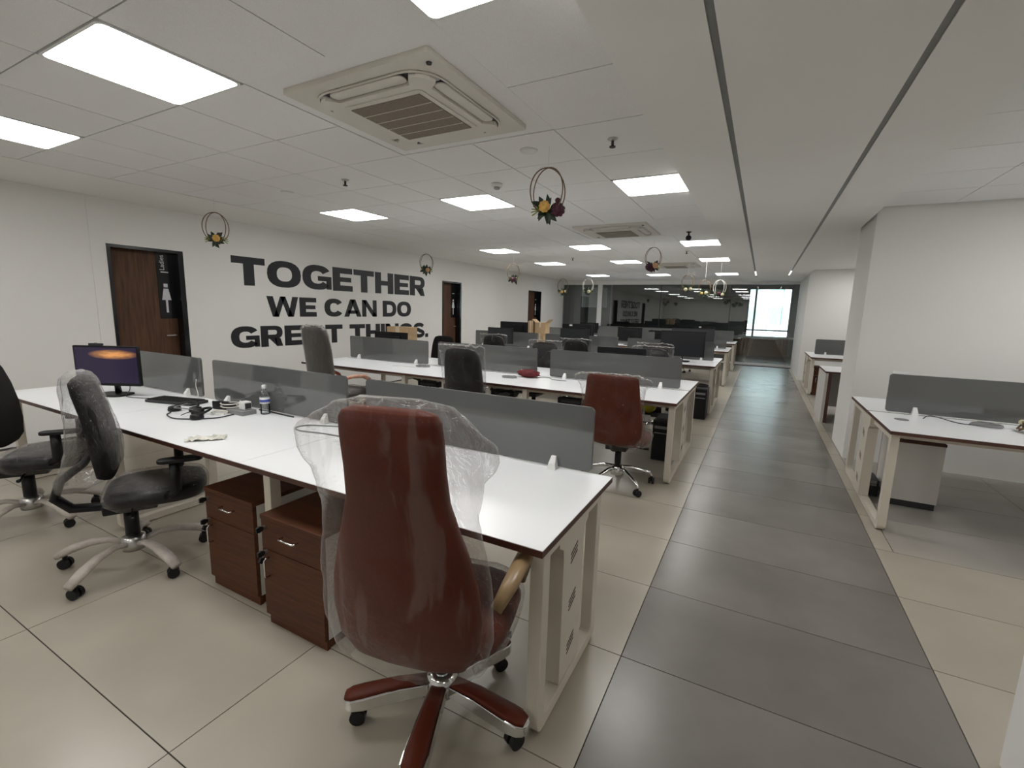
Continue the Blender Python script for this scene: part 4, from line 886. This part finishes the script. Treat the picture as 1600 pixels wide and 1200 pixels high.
# ------------------------------------------------------------------ hanging flower hoops
def leaf_me():
    b = MB(); n = 6
    b._add([p for i in range(n+1) for p in ((.075*i/n, -.017*math.sin(PI*(i/n)**.8), .012*math.sin(PI*i/n)), (.075*i/n, 0, .005*math.sin(PI*i/n)-.0), (.075*i/n, .017*math.sin(PI*(i/n)**.8), .012*math.sin(PI*i/n)))],
           [(3*i+c, 3*i+c+1, 3*i+c+4, 3*i+c+3) for i in range(n) for c in (0, 1)])
    return b.mesh('leaf', 'leaf', True)
LEAF = leaf_me()
def flower(c, r, m, t):
    b = MB(); b.ball(c, r*.62, 10, 6, bump=.1)
    for ring_, (n, rr, up) in enumerate(((7, .8, .15), (9, .95, -.2))):
        for k in range(n):
            a = 2*PI*k/n+ring_*.3
            b.ball((c[0]+rr*r*.62*math.cos(a), c[1]-.25*r*up, c[2]+rr*r*.62*math.sin(a)), r*.33, 6, 4, (1, .6, 1), .08)
    return b.build('flower', m, t, True)
def hoop(label, loc, rz, fl, scale=1.0, w=.125, h=.155, mres='rattan'):
    """origin at the ring top; string up to the ceiling"""
    t = thing('flower_hoop', label, 'hanging hoop', loc, rz, 'flower hoops hanging from the ceiling')
    L = CZ-loc[2]
    MB().tube([(0, 0, 0), (0, 0, L-.0005)], .0016, 5).build('string', 'white', t)
    for a in (rad(16), rad(-38)):
        MB().tube([(w*math.sin(q)*math.cos(a), w*math.sin(q)*math.sin(a), -h+h*math.cos(q)) for q in [2*PI*k/36 for k in range(37)]], .0042, 6, cap=False).build('hoop', mres, t, True)
    z0 = -2*h+.03
    for k in range(16):
        o = bpy.data.objects.new('leaf', LEAF); C.objects.link(o); o.parent = t
        a = 2*PI*k/16
        o.location = (random.uniform(-.03, .03), -.012+random.uniform(-.01, .012), z0+random.uniform(-.012, .012))
        o.rotation_euler = (rad(90)+random.uniform(-.5, .5), -a, random.uniform(-.3, .3)); s = random.uniform(1.0, 1.45); o.scale = (s, s, s)
    for s in (-1, 1):
        b = MB()
        for k in range(5):
            a = rad(-30+24*k)
            b.tube([(s*.05, -.01, z0), (s*(.06+.05*math.cos(a)), -.012, z0-.01+.055*math.sin(a))], .0045, 5)
        b.build('sprig', 'sprig', t)
    for (x, z, r, m) in fl: flower((x, -.04, z0+z), r*1.2, m, t)
    return t
Yv, Pv, Kv, Cv = 'fl_yellow', 'fl_purple', 'fl_peach', 'fl_cream'
hoop('flower hoop with orange and purple blooms, nearest the camera', (-1.39, 3.06, 2.455), rad(25), [(-.02, .02, .038, Yv), (.075, .0, .045, Pv), (.07, .06, .018, Pv)])
hoop('flower hoop with one yellow bloom left of the lettering', (-5.30, 3.05, 2.44), rad(55), [(.0, .01, .036, Yv)])
hoop('flower hoop with peach bloom over the end of the lettering', (-5.43, 6.80, 2.44), rad(40), [(.02, .0, .036, Kv)])
hoop('flower hoop with purple bloom in front of the left wall', (-4.24, 7.9, 2.35), rad(30), [(.0, -.01, .05, Pv)])
hoop('flower hoop with purple and peach blooms before the glass', (-1.54, 7.3, 2.47), rad(15), [(-.05, -.01, .055, Pv), (.035, .01, .042, Kv), (-.02, -.04, .04, Pv)])
hoop('flower hoop with yellow bloom at the left end of the glass', (-4.0, 9.8, 2.20), rad(30), [(-.02, .0, .03, Yv), (.05, .01, .025, Cv)])
hoop('pale hoop with cream bloom in front of the white post', (-3.5, 10.05, 2.22), rad(20), [(.02, .0, .036, Cv)], mres='cable_white')
hoop('flower hoop with cream blooms, left of the far pair', (-1.44, 10.3, 2.30), rad(10), [(-.03, -.02, .035, Cv), (.06, -.01, .03, Cv)])
hoop('flower hoop with pale blooms, left one of the far pair', (-1.12, 10.45, 2.20), rad(10), [(.03, .02, .035, Cv), (-.05, .01, .025, Yv)])
hoop('flower hoop with purple bloom, right one of the far pair', (-0.86, 10.75, 2.22), rad(-5), [(.0, .0, .04, Pv), (.07, -.02, .03, Cv)], mres='cable_white')
